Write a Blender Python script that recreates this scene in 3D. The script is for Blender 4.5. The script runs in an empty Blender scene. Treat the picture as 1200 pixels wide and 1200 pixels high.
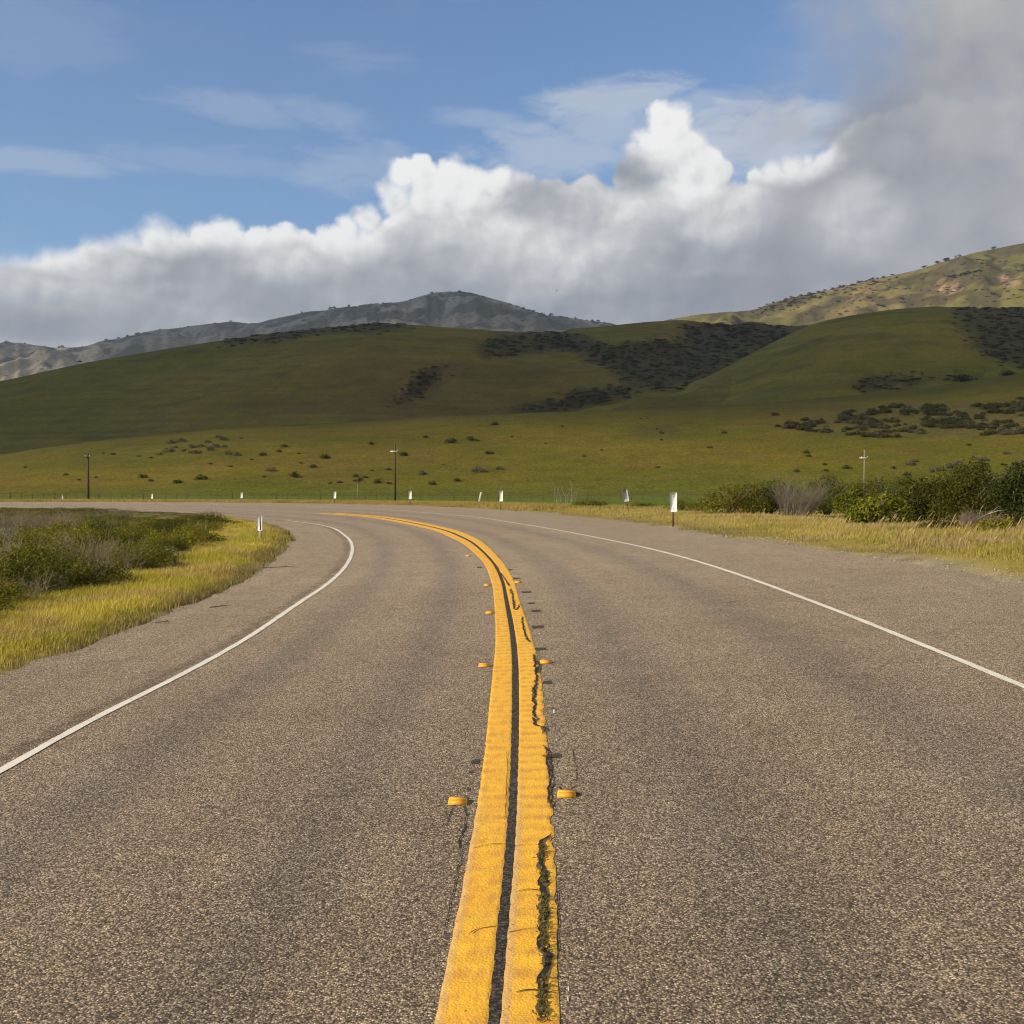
import bpy, math, random
import numpy as np
from math import radians, sin, cos, pi

rng = np.random.default_rng(7)
random.seed(7)
S = bpy.context.scene
COL = S.collection

# ------------------------------------------------------------------ camera model (pixels of the 1200 px photograph)
H = 1.8
F = 1300.0
PITCH = math.atan(27.0 / F)
CP, SP = cos(PITCH), sin(PITCH)


def ray(px, py):
    u = (np.asarray(px, float) - 600) / F
    v = (600 - np.asarray(py, float)) / F
    return np.stack([u + 0 * v, CP + v * SP, -SP + v * CP], -1)


def project(P):
    P = np.asarray(P, float)
    x, y, z = P[..., 0], P[..., 1], P[..., 2] - H
    d = np.maximum(y * CP - z * SP, 1e-3)
    return 600 + F * x / d, 600 - F * (y * SP + z * CP) / d


def sstep(a, b, x):
    t = np.clip((np.asarray(x, float) - a) / (b - a), 0, 1)
    return t * t * (3 - 2 * t)


# ------------------------------------------------------------------ ground height: slight climb, banked bend, then level
_ys = np.linspace(-60, 60, 1201)
_sl = np.where(_ys < 12, .0254, np.where(_ys < 35, .0254 * (35 - _ys) / 23, 0.0))
_sl = np.where(_ys < -30, 0.0, _sl)
_gz = np.cumsum(_sl) * (_ys[1] - _ys[0])
_gz -= np.interp(0, _ys, _gz)


def g(x, y):
    x = np.asarray(x, float); y = np.asarray(y, float)
    b = .04 * 8 * np.tanh(x / 8) * (1 - sstep(18, 46, y))
    return np.interp(y, _ys, _gz) + b


def unproj(px, py, dz=0.0):
    """pixel -> point on the ground surface (ray march)"""
    r = ray(px, py)
    r = r / r[..., 1:2]
    lo = np.full(r.shape[:-1], 1.0); hi = np.full(r.shape[:-1], 900.0)
    # first crossing along a fine log sweep
    ts = np.geomspace(1.0, 900, 500)
    P = r[..., None, :] * ts[:, None]
    below = (P[..., 2] + H) < g(P[..., 0], P[..., 1]) + dz
    idx = np.where(below.any(-1), below.argmax(-1), 499)
    lo = ts[np.maximum(idx - 1, 0)]; hi = ts[idx]
    for _ in range(30):
        m = .5 * (lo + hi)
        Q = r * m[..., None]
        bl = (Q[..., 2] + H) < g(Q[..., 0], Q[..., 1]) + dz
        hi = np.where(bl, m, hi); lo = np.where(bl, lo, m)
    Q = r * (.5 * (lo + hi))[..., None]
    Q[..., 2] += H
    return Q


# ------------------------------------------------------------------ numpy noise
def _hash(ix, iy, seed):
    h = (ix.astype(np.int64) * 374761393 + iy.astype(np.int64) * 668265263 + seed * 974711) & 0x7fffffff
    h = ((h ^ (h >> 13)) * 1274126177) & 0x7fffffff
    h = h ^ (h >> 16)
    return (h & 0xffff) / 65535.0


def vnoise(x, y, seed=0):
    x = np.asarray(x, float); y = np.asarray(y, float)
    x, y = np.broadcast_arrays(x, y)
    ix = np.floor(x); iy = np.floor(y)
    fx = x - ix; fy = y - iy
    fx = fx * fx * fx * (fx * (fx * 6 - 15) + 10); fy = fy * fy * fy * (fy * (fy * 6 - 15) + 10)
    a = _hash(ix, iy, seed); b = _hash(ix + 1, iy, seed); c = _hash(ix, iy + 1, seed); d = _hash(ix + 1, iy + 1, seed)
    return (a * (1 - fx) + b * fx) * (1 - fy) + (c * (1 - fx) + d * fx) * fy


def fbm(x, y, seed=0, oct=5, gain=.5, ridged=False):
    s = 0; a = 1.0; t = 0; f = 1.0
    for k in range(oct):
        n = vnoise(x * f + 17.3 * k, y * f - 9.1 * k, seed + k)
        if ridged:
            n = 1 - np.abs(2 * n - 1)
        s = s + a * n; t += a; a *= gain; f *= 2.03
    return s / t


def inpoly(x, y, poly):
    x = np.asarray(x, float); y = np.asarray(y, float)
    c = np.zeros(np.broadcast(x, y).shape, bool)
    n = len(poly); j = n - 1
    for i in range(n):
        xi, yi = poly[i][0], poly[i][1]; xj, yj = poly[j][0], poly[j][1]
        if yi != yj:
            c ^= ((yi > y) != (yj > y)) & (x < (xj - xi) * (y - yi) / (yj - yi) + xi)
        j = i
    return c


# ------------------------------------------------------------------ objects
def tag(o, label=None, cat=None, group=None, kind=None):
    if label: o['label'] = label
    if cat: o['category'] = cat
    if group: o['group'] = group
    if kind: o['kind'] = kind
    return o


def empty(name, loc, rot=(0, 0, 0)):
    o = bpy.data.objects.new(name, None); COL.objects.link(o)
    o.location = loc; o.rotation_euler = rot
    return o


def mesh_np(name, V, faces, smooth=False, attrs=None):
    """V (n,3); faces: list of int arrays (m,k); attrs: {name: (n,) or (n,3) point data}"""
    me = bpy.data.meshes.new(name)
    V = np.asarray(V, np.float32)
    me.vertices.add(len(V)); me.vertices.foreach_set('co', V.ravel())
    faces = [np.asarray(f, np.int32) for f in faces if len(f)]
    nl = sum(f.size for f in faces); nf = sum(len(f) for f in faces)
    me.loops.add(nl); me.loops.foreach_set('vertex_index', np.concatenate([f.ravel() for f in faces]))
    tot = np.concatenate([np.full(len(f), f.shape[1], np.int32) for f in faces])
    st = np.concatenate([[0], np.cumsum(tot)[:-1]]).astype(np.int32)
    me.polygons.add(nf); me.polygons.foreach_set('loop_start', st); me.polygons.foreach_set('loop_total', tot)
    if smooth: me.polygons.foreach_set('use_smooth', np.ones(nf, bool))
    for k, a in (attrs or {}).items():
        a = np.asarray(a, np.float32)
        if a.ndim == 1:
            at = me.attributes.new(k, 'FLOAT', 'POINT'); at.data.foreach_set('value', a)
        else:
            at = me.attributes.new(k, 'FLOAT_COLOR', 'POINT')
            at.data.foreach_set('color', np.concatenate([a, np.ones((len(a), 1), np.float32)], 1).ravel())
    me.update(calc_edges=True); me.validate()
    return me


def obj(name, me, mat=None, parent=None, loc=None):
    o = bpy.data.objects.new(name, me); COL.objects.link(o)
    if mat is not None and not me.materials: me.materials.append(mat)
    if parent is not None: o.parent = parent
    if loc is not None: o.location = loc
    return o


def dup(root, loc, rotz=0, scale=(1, 1, 1)):
    r = root.copy(); COL.objects.link(r); r.location = loc; r.rotation_euler = (0, 0, rotz); r.scale = scale
    for k in ('label', 'category', 'group', 'kind'):
        if k in root: r[k] = root[k]
    for ch in root.children:
        c = ch.copy(); COL.objects.link(c); c.parent = r
        for gc in ch.children:
            d = gc.copy(); COL.objects.link(d); d.parent = c
    return r


class MB:
    """collects simple solids into one mesh"""
    def __init__(s): s.v = []; s.q = []; s.t = []; s.n = 0
    def add(s, V, Q=(), T=()):
        s.v.append(np.asarray(V, float)); Q = np.asarray(Q, int).reshape(-1, 4); T = np.asarray(T, int).reshape(-1, 3)
        s.q.append(Q + s.n); s.t.append(T + s.n); s.n += len(V)
    def box(s, c, d, bevel=0.0):
        cx, cy, cz = c; x, y, z = [k / 2 for k in d]
        b = min(bevel, x * .9, y * .9, z * .9)
        if b <= 0:
            V = [(cx + i * x, cy + j * y, cz + k * z) for k in (-1, 1) for i, j in ((-1, -1), (1, -1), (1, 1), (-1, 1))]
            s.add(V, [(0, 3, 2, 1), (4, 5, 6, 7), (0, 1, 5, 4), (1, 2, 6, 5), (2, 3, 7, 6), (3, 0, 4, 7)]); return
        rings = []
        for zz, ins in ((-z, b), (-z + b, 0), (z - b, 0), (z, b)):
            r = []
            for (i, j) in ((-1, -1), (1, -1), (1, 1), (-1, 1)):
                X = x - ins; Y = y - ins
                cc = b if ins == 0 else 0.0
                if (i, j) in ((-1, -1), (1, 1)):
                    r += [(cx + i * X, cy + j * (Y - cc), cz + zz), (cx + i * (X - cc), cy + j * Y, cz + zz)]
                else:
                    r += [(cx + i * (X - cc), cy + j * Y, cz + zz), (cx + i * X, cy + j * (Y - cc), cz + zz)]
            rings.append(r)
        V = [p for r in rings for p in r]; Q = []
        for k in range(3):
            for a in range(8):
                Q.append((k * 8 + a, k * 8 + (a + 1) % 8, k * 8 + 8 + (a + 1) % 8, k * 8 + 8 + a))
        T = []
        for a in range(1, 7):
            T.append((0, a + 1, a)); T.append((24, 24 + a, 24 + a + 1))
        s.add(V, Q, T)
    def tube(s, pts, rad, n=6):
        pts = np.asarray(pts, float); m = len(pts); rad = np.broadcast_to(np.asarray(rad, float), (m,))
        V = []
        for i in range(m):
            t = pts[min(i + 1, m - 1)] - pts[max(i - 1, 0)]; t /= (np.linalg.norm(t) + 1e-9)
            a = np.array([0, 0, 1.0]) if abs(t[2]) < .9 else np.array([1.0, 0, 0])
            u = np.cross(a, t); u /= np.linalg.norm(u); w = np.cross(t, u)
            for k in range(n):
                an = 2 * pi * k / n
                V.append(pts[i] + rad[i] * (cos(an) * u + sin(an) * w))
        Q = [(i * n + k, i * n + (k + 1) % n, (i + 1) * n + (k + 1) % n, (i + 1) * n + k) for i in range(m - 1) for k in range(n)]
        T = [(0, k + 1, k) for k in range(1, n - 1)] + [((m - 1) * n, (m - 1) * n + k, (m - 1) * n + k + 1) for k in range(1, n - 1)]
        s.add(V, Q, T)
    def me(s, name, smooth=False, attrs=None):
        return mesh_np(name, np.concatenate(s.v), [np.concatenate(s.q), np.concatenate(s.t)], smooth, attrs)
    def build(s, name, mat, parent=None, smooth=False, loc=None):
        return obj(name, s.me(name, smooth), mat, parent, loc)


# ------------------------------------------------------------------ node helper
class NG:
    def __init__(s, tree): s.t = tree; s.nodes = tree.nodes; s.L = tree.links.new
    def n(s, typ, **kw):
        nd = s.nodes.new(typ)
        for k, v in kw.items(): setattr(nd, k, v)
        return nd
    def put(s, sock, v):
        if isinstance(v, bpy.types.NodeSocket): s.L(v, sock)
        elif v is not None:
            if hasattr(sock.default_value, '__len__') and not hasattr(v, '__len__'): sock.default_value = [v] * len(sock.default_value)
            elif hasattr(v, '__len__') and len(sock.default_value) == 4 and len(v) == 3: sock.default_value = (*v, 1)
            else: sock.default_value = v
    def m(s, op, a, b=None, c=None, clamp=False):
        nd = s.n('ShaderNodeMath', operation=op, use_clamp=clamp)
        for i, v in enumerate((a, b, c)):
            if v is not None: s.put(nd.inputs[i], v)
        return nd.outputs[0]
    def vm(s, op, a, b=None, out=0):
        nd = s.n('ShaderNodeVectorMath', operation=op); s.put(nd.inputs[0], a)
        if b is not None: s.put(nd.inputs[1], b)
        return nd.outputs[out]
    def mix(s, f, a, b, mode='MIX'):
        nd = s.n('ShaderNodeMix', data_type='RGBA', blend_type=mode, clamp_factor=True)
        s.put(nd.inputs[0], f); s.put(nd.inputs[6], a); s.put(nd.inputs[7], b); return nd.outputs[2]
    def lerp(s, f, a, b):
        nd = s.n('ShaderNodeMix', data_type='FLOAT', clamp_factor=True)
        s.put(nd.inputs[0], f); s.put(nd.inputs[2], a); s.put(nd.inputs[3], b); return nd.outputs[0]
    def ss(s, a, b, x):
        nd = s.n('ShaderNodeMapRange', interpolation_type='SMOOTHSTEP'); s.put(nd.inputs[0], x)
        s.put(nd.inputs[1], a); s.put(nd.inputs[2], b); return nd.outputs[0]
    def lin(s, a, b, c, d, x):
        nd = s.n('ShaderNodeMapRange'); s.put(nd.inputs[0], x)
        for i, v in enumerate((a, b, c, d)): s.put(nd.inputs[i + 1], v)
        return nd.outputs[0]
    def noise(s, vec, scale, detail=3, rough=.5, dist=0, dim='3D'):
        nd = s.n('ShaderNodeTexNoise', noise_dimensions=dim); s.put(nd.inputs['Vector'], vec)
        nd.inputs['Scale'].default_value = scale; nd.inputs['Detail'].default_value = detail
        nd.inputs['Roughness'].default_value = rough; nd.inputs['Distortion'].default_value = dist
        return nd.outputs['Fac'], nd.outputs['Color']
    def vor(s, vec, scale, feature='F1', detail=0, rough=.5, dim='3D', smooth=None):
        nd = s.n('ShaderNodeTexVoronoi', voronoi_dimensions=dim, feature=feature, normalize=False); s.put(nd.inputs['Vector'], vec)
        nd.inputs['Scale'].default_value = scale; nd.inputs['Detail'].default_value = detail; nd.inputs['Roughness'].default_value = rough
        if smooth is not None: nd.inputs['Smoothness'].default_value = smooth
        return nd
    def comb(s, x, y, z=0):
        nd = s.n('ShaderNodeCombineXYZ')
        for i, v in enumerate((x, y, z)): s.put(nd.inputs[i], v)
        return nd.outputs[0]
    def sep(s, v):
        nd = s.n('ShaderNodeSeparateXYZ'); s.put(nd.inputs[0], v); return nd.outputs
    def ramp(s, x, stops, interp='LINEAR'):
        nd = s.n('ShaderNodeValToRGB'); s.put(nd.inputs[0], x); cr = nd.color_ramp; cr.interpolation = interp
        while len(cr.elements) > 1: cr.elements.remove(cr.elements[-1])
        for i, (p, c) in enumerate(stops):
            e = cr.elements[0] if i == 0 else cr.elements.new(p)
            e.position = p; e.color = (*c, 1) if len(c) == 3 else c
        return nd.outputs[0]
    def attr(s, name):
        nd = s.n('ShaderNodeAttribute', attribute_name=name); return nd
    def pos(s): return s.n('ShaderNodeNewGeometry').outputs['Position']
    def bump(s, h, strength=.5, dist=.01, normal=None):
        nd = s.n('ShaderNodeBump'); s.put(nd.inputs['Height'], h); nd.inputs['Strength'].default_value = strength
        nd.inputs['Distance'].default_value = dist
        if normal is not None: s.L(normal, nd.inputs['Normal'])
        return nd.outputs[0]


def new_mat(name):
    m = bpy.data.materials.new(name); m.use_nodes = True
    G = NG(m.node_tree); b = m.node_tree.nodes['Principled BSDF']
    return m, G, b


def flat_mat(name, col, rough=.6, var=.15, scale=8, metal=0, spec=.3):
    m, G, b = new_mat(name)
    f, _ = G.noise(G.n('ShaderNodeTexCoord').outputs['Object'], scale, 5, .6)
    c = G.mix(f, [k * (1 - var) for k in col], [min(1, k * (1 + var)) for k in col])
    G.L(c, b.inputs['Base Color']); b.inputs['Roughness'].default_value = rough; b.inputs['Metallic'].default_value = metal
    b.inputs['Specular IOR Level'].default_value = spec
    return m


def leaf_mat(name, transl=.3, rough=.6, spec=.25):
    """leaf colour comes from the per leaf 'col' attribute (each leaf's own colour)"""
    m, G, b = new_mat(name)
    c = G.attr('col').outputs['Color']
    G.L(c, b.inputs['Base Color']); b.inputs['Roughness'].default_value = rough; b.inputs['Specular IOR Level'].default_value = spec
    if transl > 0:
        t = G.n('ShaderNodeBsdfTranslucent'); G.L(c, t.inputs[0])
        mx = G.n('ShaderNodeMixShader'); mx.inputs[0].default_value = transl
        G.L(b.outputs[0], mx.inputs[1]); G.L(t.outputs[0], mx.inputs[2])
        G.L(mx.outputs[0], m.node_tree.nodes['Material Output'].inputs[0])
    return m


# ------------------------------------------------------------------ sun, sky, camera
SUN = np.array([-.78, -.40, .46]); SUN /= np.linalg.norm(SUN)
SUN_EL = math.asin(SUN[2]); SUN_ROT = math.atan2(SUN[0], SUN[1])

cam = bpy.data.cameras.new('camera'); co = bpy.data.objects.new('camera', cam); COL.objects.link(co)
cam.sensor_width = 36; cam.lens = F / 1200 * 36; cam.clip_start = .1; cam.clip_end = 20000
co.location = (0, 0, H); co.rotation_euler = (pi / 2 - PITCH, 0, 0); S.camera = co

sl = bpy.data.lights.new('sun', 'SUN'); so = bpy.data.objects.new('sun', sl); COL.objects.link(so)
sl.energy = 4.9; sl.angle = radians(.53); sl.color = (1, .84, .62)
from mathutils import Vector
so.rotation_euler = Vector(SUN).to_track_quat('Z', 'Y').to_euler(); so.location = (-50, -30, 60)

S.view_settings.view_transform = 'Standard'; S.view_settings.look = 'None'; EXPO = .3; S.view_settings.exposure = EXPO; S.view_settings.gamma = 1
S.cycles.use_denoising = True; S.cycles.denoiser = 'OPENIMAGEDENOISE'; S.cycles.denoising_input_passes = 'RGB_ALBEDO_NORMAL'; S.cycles.denoising_prefilter = 'ACCURATE'
S.cycles.max_bounces = 6; S.cycles.diffuse_bounces = 3; S.cycles.transparent_max_bounces = 8
S.cycles.volume_bounces = 1
S.cycles.pixel_filter_type = 'BLACKMAN_HARRIS'; S.cycles.filter_width = 1.15

SKY_STRENGTH = .082


def build_world():
    w = bpy.data.worlds.new('World'); S.world = w; w.use_nodes = True
    t = w.node_tree; G = NG(t); bg = t.nodes['Background']
    sky = G.n('ShaderNodeTexSky', sky_type='NISHITA'); sky.sun_disc = False
    sky.sun_elevation = SUN_EL; sky.sun_rotation = SUN_ROT; sky.altitude = 50; sky.air_density = 1.0; sky.dust_density = .6; sky.ozone_density = 2.0
    d = G.n('ShaderNodeTexCoord').outputs['Generated']
    x, y, z = G.sep(d)
    az = G.m('ARCTAN2', x, y); el = G.m('ARCSINE', z)
    A = G.m('MULTIPLY', az, F); E = G.m('MULTIPLY', el, F)       # degrees-like units: 1300 per radian
    P = G.comb(A, E, 0)

    def ae(px, py):
        r = ray(px, py); r = r / np.linalg.norm(r)
        return F * math.atan2(r[0], r[1]), F * math.asin(r[2])

    # broad warp so that outlines are not smooth
    _, wc = G.noise(P, .012, 3, .55)
    wv = G.vm('MULTIPLY', G.vm('SUBTRACT', wc, (.5, .5, .5)), (46, 34, 0))
    Pw = G.vm('ADD', P, wv)

    def billow(p):
        v1 = G.vor(p, .019, 'SMOOTH_F1', 3.5, .52, '2D', smooth=.35)
        return v1.outputs['Distance']

    top = [(-250, 302), (-60, 298), (0, 294), (60, 286), (110, 278), (150, 272), (185, 266), (215, 268), (245, 264), (268, 262), (290, 266), (330, 268),
           (358, 276), (385, 275), (400, 268), (430, 262), (446, 250), (456, 240), (480, 226), (515, 220), (545, 218), (575, 216), (600, 214), (640, 214),
           (680, 212), (712, 210), (735, 206), (763, 200), (803, 198), (832, 202), (870, 208), (900, 196),
           (935, 188), (965, 172), (1010, 132), (1100, 110), (1250, 90), (1500, 90)]
    circ = [(785, 150, 33), (772, 176, 36), (800, 186, 40), (826, 196, 30), (752, 196, 32), (735, 206, 24), (775, 137, 19), (797, 138, 20), (842, 208, 22),
            (470, 205, 23), (497, 206, 28), (528, 208, 31), (555, 214, 28), (582, 216, 26), (515, 240, 45), (462, 236, 28), (432, 258, 22), (408, 268, 16), (448, 222, 14),
            (268, 275, 28), (240, 284, 27), (298, 286, 26), (185, 286, 30), (155, 298, 28), (212, 292, 27), (330, 288, 26), (358, 294, 22), (110, 308, 32), (60, 318, 32), (610, 232, 30), (645, 238, 32), (690, 232, 30), (390, 288, 26),
            (930, 196, 18), (905, 202, 16), (886, 208, 14), (945, 188, 12)]
    A0, A1 = -800.0, 900.0
    cv = G.n('ShaderNodeFloatCurve'); c = cv.mapping.curves[0]
    cv.mapping.use_clip = False
    pts = []
    for (px, py) in top:
        a, e = ae(px, py); pts.append(((a - A0) / (A1 - A0), e / 600))
    c.points[0].location = (0, pts[0][1]); c.points[1].location = (1, pts[-1][1])
    for p in pts:
        q = c.points.new(*p); q.handle_type = 'AUTO_CLAMPED'
    cv.mapping.update()
    _, wc2 = G.noise(P, .030, 5, .58)
    wsmall = G.vm('ADD', G.vm('MULTIPLY', wv, (.22, .18, 0)), G.vm('MULTIPLY', G.vm('SUBTRACT', wc2, (.5, .5, .5)), (21, 18, 0)))
    Pc = G.vm('ADD', P, wsmall)

    def depth_at(p):
        """how far below the cumulus outline a direction lies: the traced outline joined with its round heads"""
        xw, yw, _ = G.sep(p)
        c2 = G.n('ShaderNodeFloatCurve') if depth_at.used else cv
        if depth_at.used:
            cc = c2.mapping.curves[0]; c2.mapping.use_clip = False
            cc.points[0].location = (0, pts[0][1]); cc.points[1].location = (1, pts[-1][1])
            for p_ in pts: cc.points.new(*p_).handle_type = 'AUTO_CLAMPED'
            c2.mapping.update()
        depth_at.used = True
        G.put(c2.inputs[1], G.m('DIVIDE', G.m('SUBTRACT', xw, A0), A1 - A0))
        d_ = G.m('SUBTRACT', G.m('MULTIPLY', c2.outputs[0], 600), yw)
        for (px, py, r) in circ:
            a, e = ae(px, py)
            d_ = G.m('SMOOTH_MAX', d_, G.m('SUBTRACT', r, G.vm('DISTANCE', p, (a, e, 0), out=1)), 5)
        return d_, xw
    depth_at.used = False
    depth, xw = depth_at(Pc)
    depth_l, _ = depth_at(G.vm('ADD', Pc, (-10, 9, 0)))
    b0 = billow(Pw)
    b1 = billow(G.vm('ADD', Pw, (-9, 10, 0)))
    puff = G.m('SUBTRACT', .5, b0)                     # bright centres
    q = G.m('ADD', depth, G.m('MULTIPLY', puff, 11))
    slope = G.m('MINIMUM', G.m('MAXIMUM', G.m('MULTIPLY', G.m('SUBTRACT', depth, depth_l), .075), -1), 1)     # >0 where the face looks to the sun
    edge_soft = G.m('ADD', G.lin(-620, -330, 24, 5, xw), G.lin(.45, .68, 0, 10, G.noise(P, .011, 2, .5)[0]))
    dens = G.ss(G.m('MULTIPLY', edge_soft, -.4), edge_soft, q)
    # light: sunlit tops, grey bases, relief from the billows
    xs2, ys2, _ = G.sep(P)
    big, _ = G.noise(G.vm('MULTIPLY', Pw, (.8, 1.25, 1)), .0085, 4, .5)
    w1, w2, _ = G.sep(wc); soft, _ = G.noise(P, .013, 4, .52); fine_, _ = G.noise(Pw, .05, 4, .6)
    relief = G.m('SUBTRACT', b1, b0)

    def blob(px, py, rx, ry, k, tilt=0.0, rag=1.7, nz=None):
        a, e = ae(px, py)
        dx = G.m('SUBTRACT', xs2, a); dy = G.m('SUBTRACT', ys2, e)
        if tilt: dy = G.m('SUBTRACT', dy, G.m('MULTIPLY', dx, tilt))
        r = G.m('ADD', G.m('POWER', G.m('DIVIDE', dx, rx), 2), G.m('POWER', G.m('DIVIDE', dy, ry), 2))
        return G.m('MULTIPLY', G.ss(1.5, .0, G.m('ADD', r, G.m('MULTIPLY', G.m('SUBTRACT', nz or soft, .5), rag))), k)

    def blobs(L, nz=None, rag=1.3):
        o = None
        for a in L:
            b_ = blob(*a, rag=rag, nz=nz); o = b_ if o is None else G.m('MAXIMUM', o, b_)
        return o

    lit = blobs([(515, 212, 95, 50, .95), (455, 235, 45, 42, .75), (785, 158, 50, 60, .92), (812, 205, 62, 46, .78), (930, 192, 60, 28, .85), (268, 266, 110, 28, .85), (180, 276, 60, 26, .8), (90, 300, 90, 28, .60),
                 (405, 275, 60, 34, .78), (640, 300, 130, 50, .55), (720, 240, 110, 30, .5), (1000, 250, 60, 55, .5), (330, 300, 80, 30, .45), (560, 255, 120, 40, .6), (60, 340, 90, 26, .3), (865, 250, 70, 40, .5)])
    drk = blobs([(748, 205, 46, 26, .75), (640, 238, 62, 26, .7), (690, 340, 170, 42, .5), (200, 312, 90, 26, .35), (560, 330, 130, 36, .45), (830, 352, 130, 34, .8), (310, 345, 130, 30, .3), (90, 375, 160, 26, .4), (880, 285, 80, 36, .5),
                 (800, 300, 80, 30, .35), (430, 330, 90, 30, .35)], big)
    sh = G.m('ADD', G.m('ADD', .36, G.m('MULTIPLY', lit, .62)), G.m('MULTIPLY', G.m('SUBTRACT', big, .5), .55))
    sh = G.m('SUBTRACT', sh, G.m('MULTIPLY', drk, .40))
    sh = G.m('ADD', sh, G.m('MULTIPLY', relief, G.lerp(lit, .16, .30)))
    sh = G.m('ADD', sh, G.m('MULTIPLY', slope, G.m('MULTIPLY', G.ss(36, 2, depth), .20)))
    sh = G.m('ADD', sh, G.m('MULTIPLY', G.m('SUBTRACT', soft, .5), .52))
    sh = G.m('ADD', sh, G.m('MULTIPLY', G.ss(26, 2, q), .12))
    base = G.ramp(sh, [(.0, (.25, .275, .325)), (.25, (.36, .38, .42)), (.45, (.49, .50, .525)), (.68, (.68, .685, .69)), (.9, (.90, .895, .885)), (1.0, (.95, .945, .93))])
    # grey overcast mass on the right
    n2, _ = G.noise(P, .0055, 5, .5)
    edge = G.m('ADD', G.m('MULTIPLY', G.m('SUBTRACT', ys2, 300), .50), 255)      # where the mass begins
    gm = G.ss(-70, 130, G.m('ADD', G.m('SUBTRACT', xs2, edge), G.m('MULTIPLY', G.m('SUBTRACT', n2, .5), 330)))
    n3, _ = G.noise(G.vm('ADD', P, (300, 50, 0)), .0075, 5, .55)
    gcol = G.ramp(G.m('ADD', G.m('ADD', G.m('MULTIPLY', n3, 1.15), -.17), G.m('MULTIPLY', G.ss(380, 700, G.m('ADD', ys2, G.m('MULTIPLY', xs2, .30))), .26)),
                  [(.22, (.25, .265, .315)), (.42, (.325, .335, .375)), (.60, (.42, .42, .435)), (.80, (.54, .525, .52))])
    hole = blobs([(930, 190, 55, 26, .8), (1000, 255, 60, 50, .7), (965, 122, 24, 24, .6), (1050, 178, 22, 22, .45), (1080, 250, 60, 40, .4), (1190, 165, 30, 20, .4), (865, 240, 50, 40, .6)], soft, 2.0)
    gmk = G.m('MULTIPLY', gm, G.m('SUBTRACT', 1, hole))
    gmk = G.m('MULTIPLY', gmk, G.lerp(dens, 1.0, .84))
    # thin streaks
    Ps = G.comb(G.m('MULTIPLY', xs2, .0042), G.m('MULTIPLY', ys2, .020), 3.1)
    n4, _ = G.noise(Ps, 1.0, 6, .6, .4)
    n5, _ = G.noise(G.comb(G.m('MULTIPLY', xs2, .013), G.m('MULTIPLY', ys2, .034), 5.5), 1.0, 6, .65, .5)
    streak = G.m('MULTIPLY', G.ss(.54, .85, n4), .22)
    wl = blobs([(312, 127, 125, 18, .24, -.06), (50, 190, 120, 13, .32, .02), (30, 32, 110, 40, .12), (712, 117, 95, 24, .62, .10), (650, 172, 120, 34, .50, .08), (420, 198, 80, 30, .30),
                (560, 139, 60, 12, .30), (890, 160, 120, 48, .80), (700, 150, 80, 40, .5), (820, 120, 60, 14, .4), (250, 190, 120, 14, .16)], n5, 3.6)
    streak = G.m('MAXIMUM', streak, wl)
    skyc = G.mix(1.0, sky.outputs[0], (1.06, 1.24, 1.44), 'MULTIPLY')
    # colours below are divided by the background strength: cloud radiance is absolute
    k = 2 ** -EXPO / SKY_STRENGTH
    c1 = G.mix(streak, skyc, (.60 * k, .64 * k, .70 * k))
    c2 = G.mix(dens, c1, G.vm('MULTIPLY', base, (k, k, k)))
    c3 = G.mix(gmk, c2, G.vm('MULTIPLY', gcol, (k, k, k)))
    G.L(c3, bg.inputs[0]); bg.inputs[1].default_value = SKY_STRENGTH
    w.cycles.sampling_method = 'MANUAL'; w.cycles.sample_map_resolution = 512


build_world()

# ------------------------------------------------------------------ traced road lines
def cat(pts, n=24):
    p = np.asarray(pts, float); p = np.vstack([2 * p[0] - p[1], p, 2 * p[-1] - p[-2]])
    out = []
    for i in range(1, len(p) - 2):
        t = np.linspace(0, 1, n, endpoint=False)[:, None]
        a, b, c, d = p[i - 1], p[i], p[i + 1], p[i + 2]
        out.append(.5 * (2 * b + (c - a) * t + (2 * a - 5 * b + 4 * c - d) * t ** 2 + (3 * b - a - 3 * c + d) * t ** 3))
    out.append(p[-2][None]); return np.vstack(out)


def arc(P):
    return np.concatenate([[0], np.cumsum(np.linalg.norm(np.diff(P[:, :2], axis=0), axis=1))])


def resample(P, step):
    s = arc(P); n = max(2, int(s[-1] / step)); q = np.linspace(0, s[-1], n)
    return np.stack([np.interp(q, s, P[:, 0]), np.interp(q, s, P[:, 1])], 1)


def smooth(P, k):
    if k < 1: return P
    Q = np.pad(P, ((k, k), (0, 0)), mode='edge')
    for c in range(2):
        Q[:k, c] = 2 * P[0, c] - P[k:0:-1, c]; Q[-k:, c] = 2 * P[-1, c] - P[-2:-k - 2:-1, c]
    w = np.hanning(2 * k + 3)[1:-1]; w /= w.sum()
    return np.stack([np.convolve(Q[:, c], w, 'valid') for c in range(2)], 1)


def world_line(img, back=-16.0, far=None, step=.25, sm=5):
    W = unproj(*cat(img).T)[:, :2]
    W = resample(W, step)
    d = W[0] - W[8]; d /= np.linalg.norm(d)
    if d[1] > -.2: d = np.array([d[0], -.2])
    n = max(0, (W[0, 1] - back) / -d[1])
    pre = W[0] + d * np.linspace(n, .2, max(2, int(n / step)))[:, None]
    e = W[-1] - W[-60]; e /= np.linalg.norm(e)
    if far is not None: e = np.asarray(far, float); e /= np.linalg.norm(e)
    post = W[-1] + e * np.linspace(.3, 120, 400)[:, None]
    return smooth(resample(np.vstack([pre, W, post]), step), sm)


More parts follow.
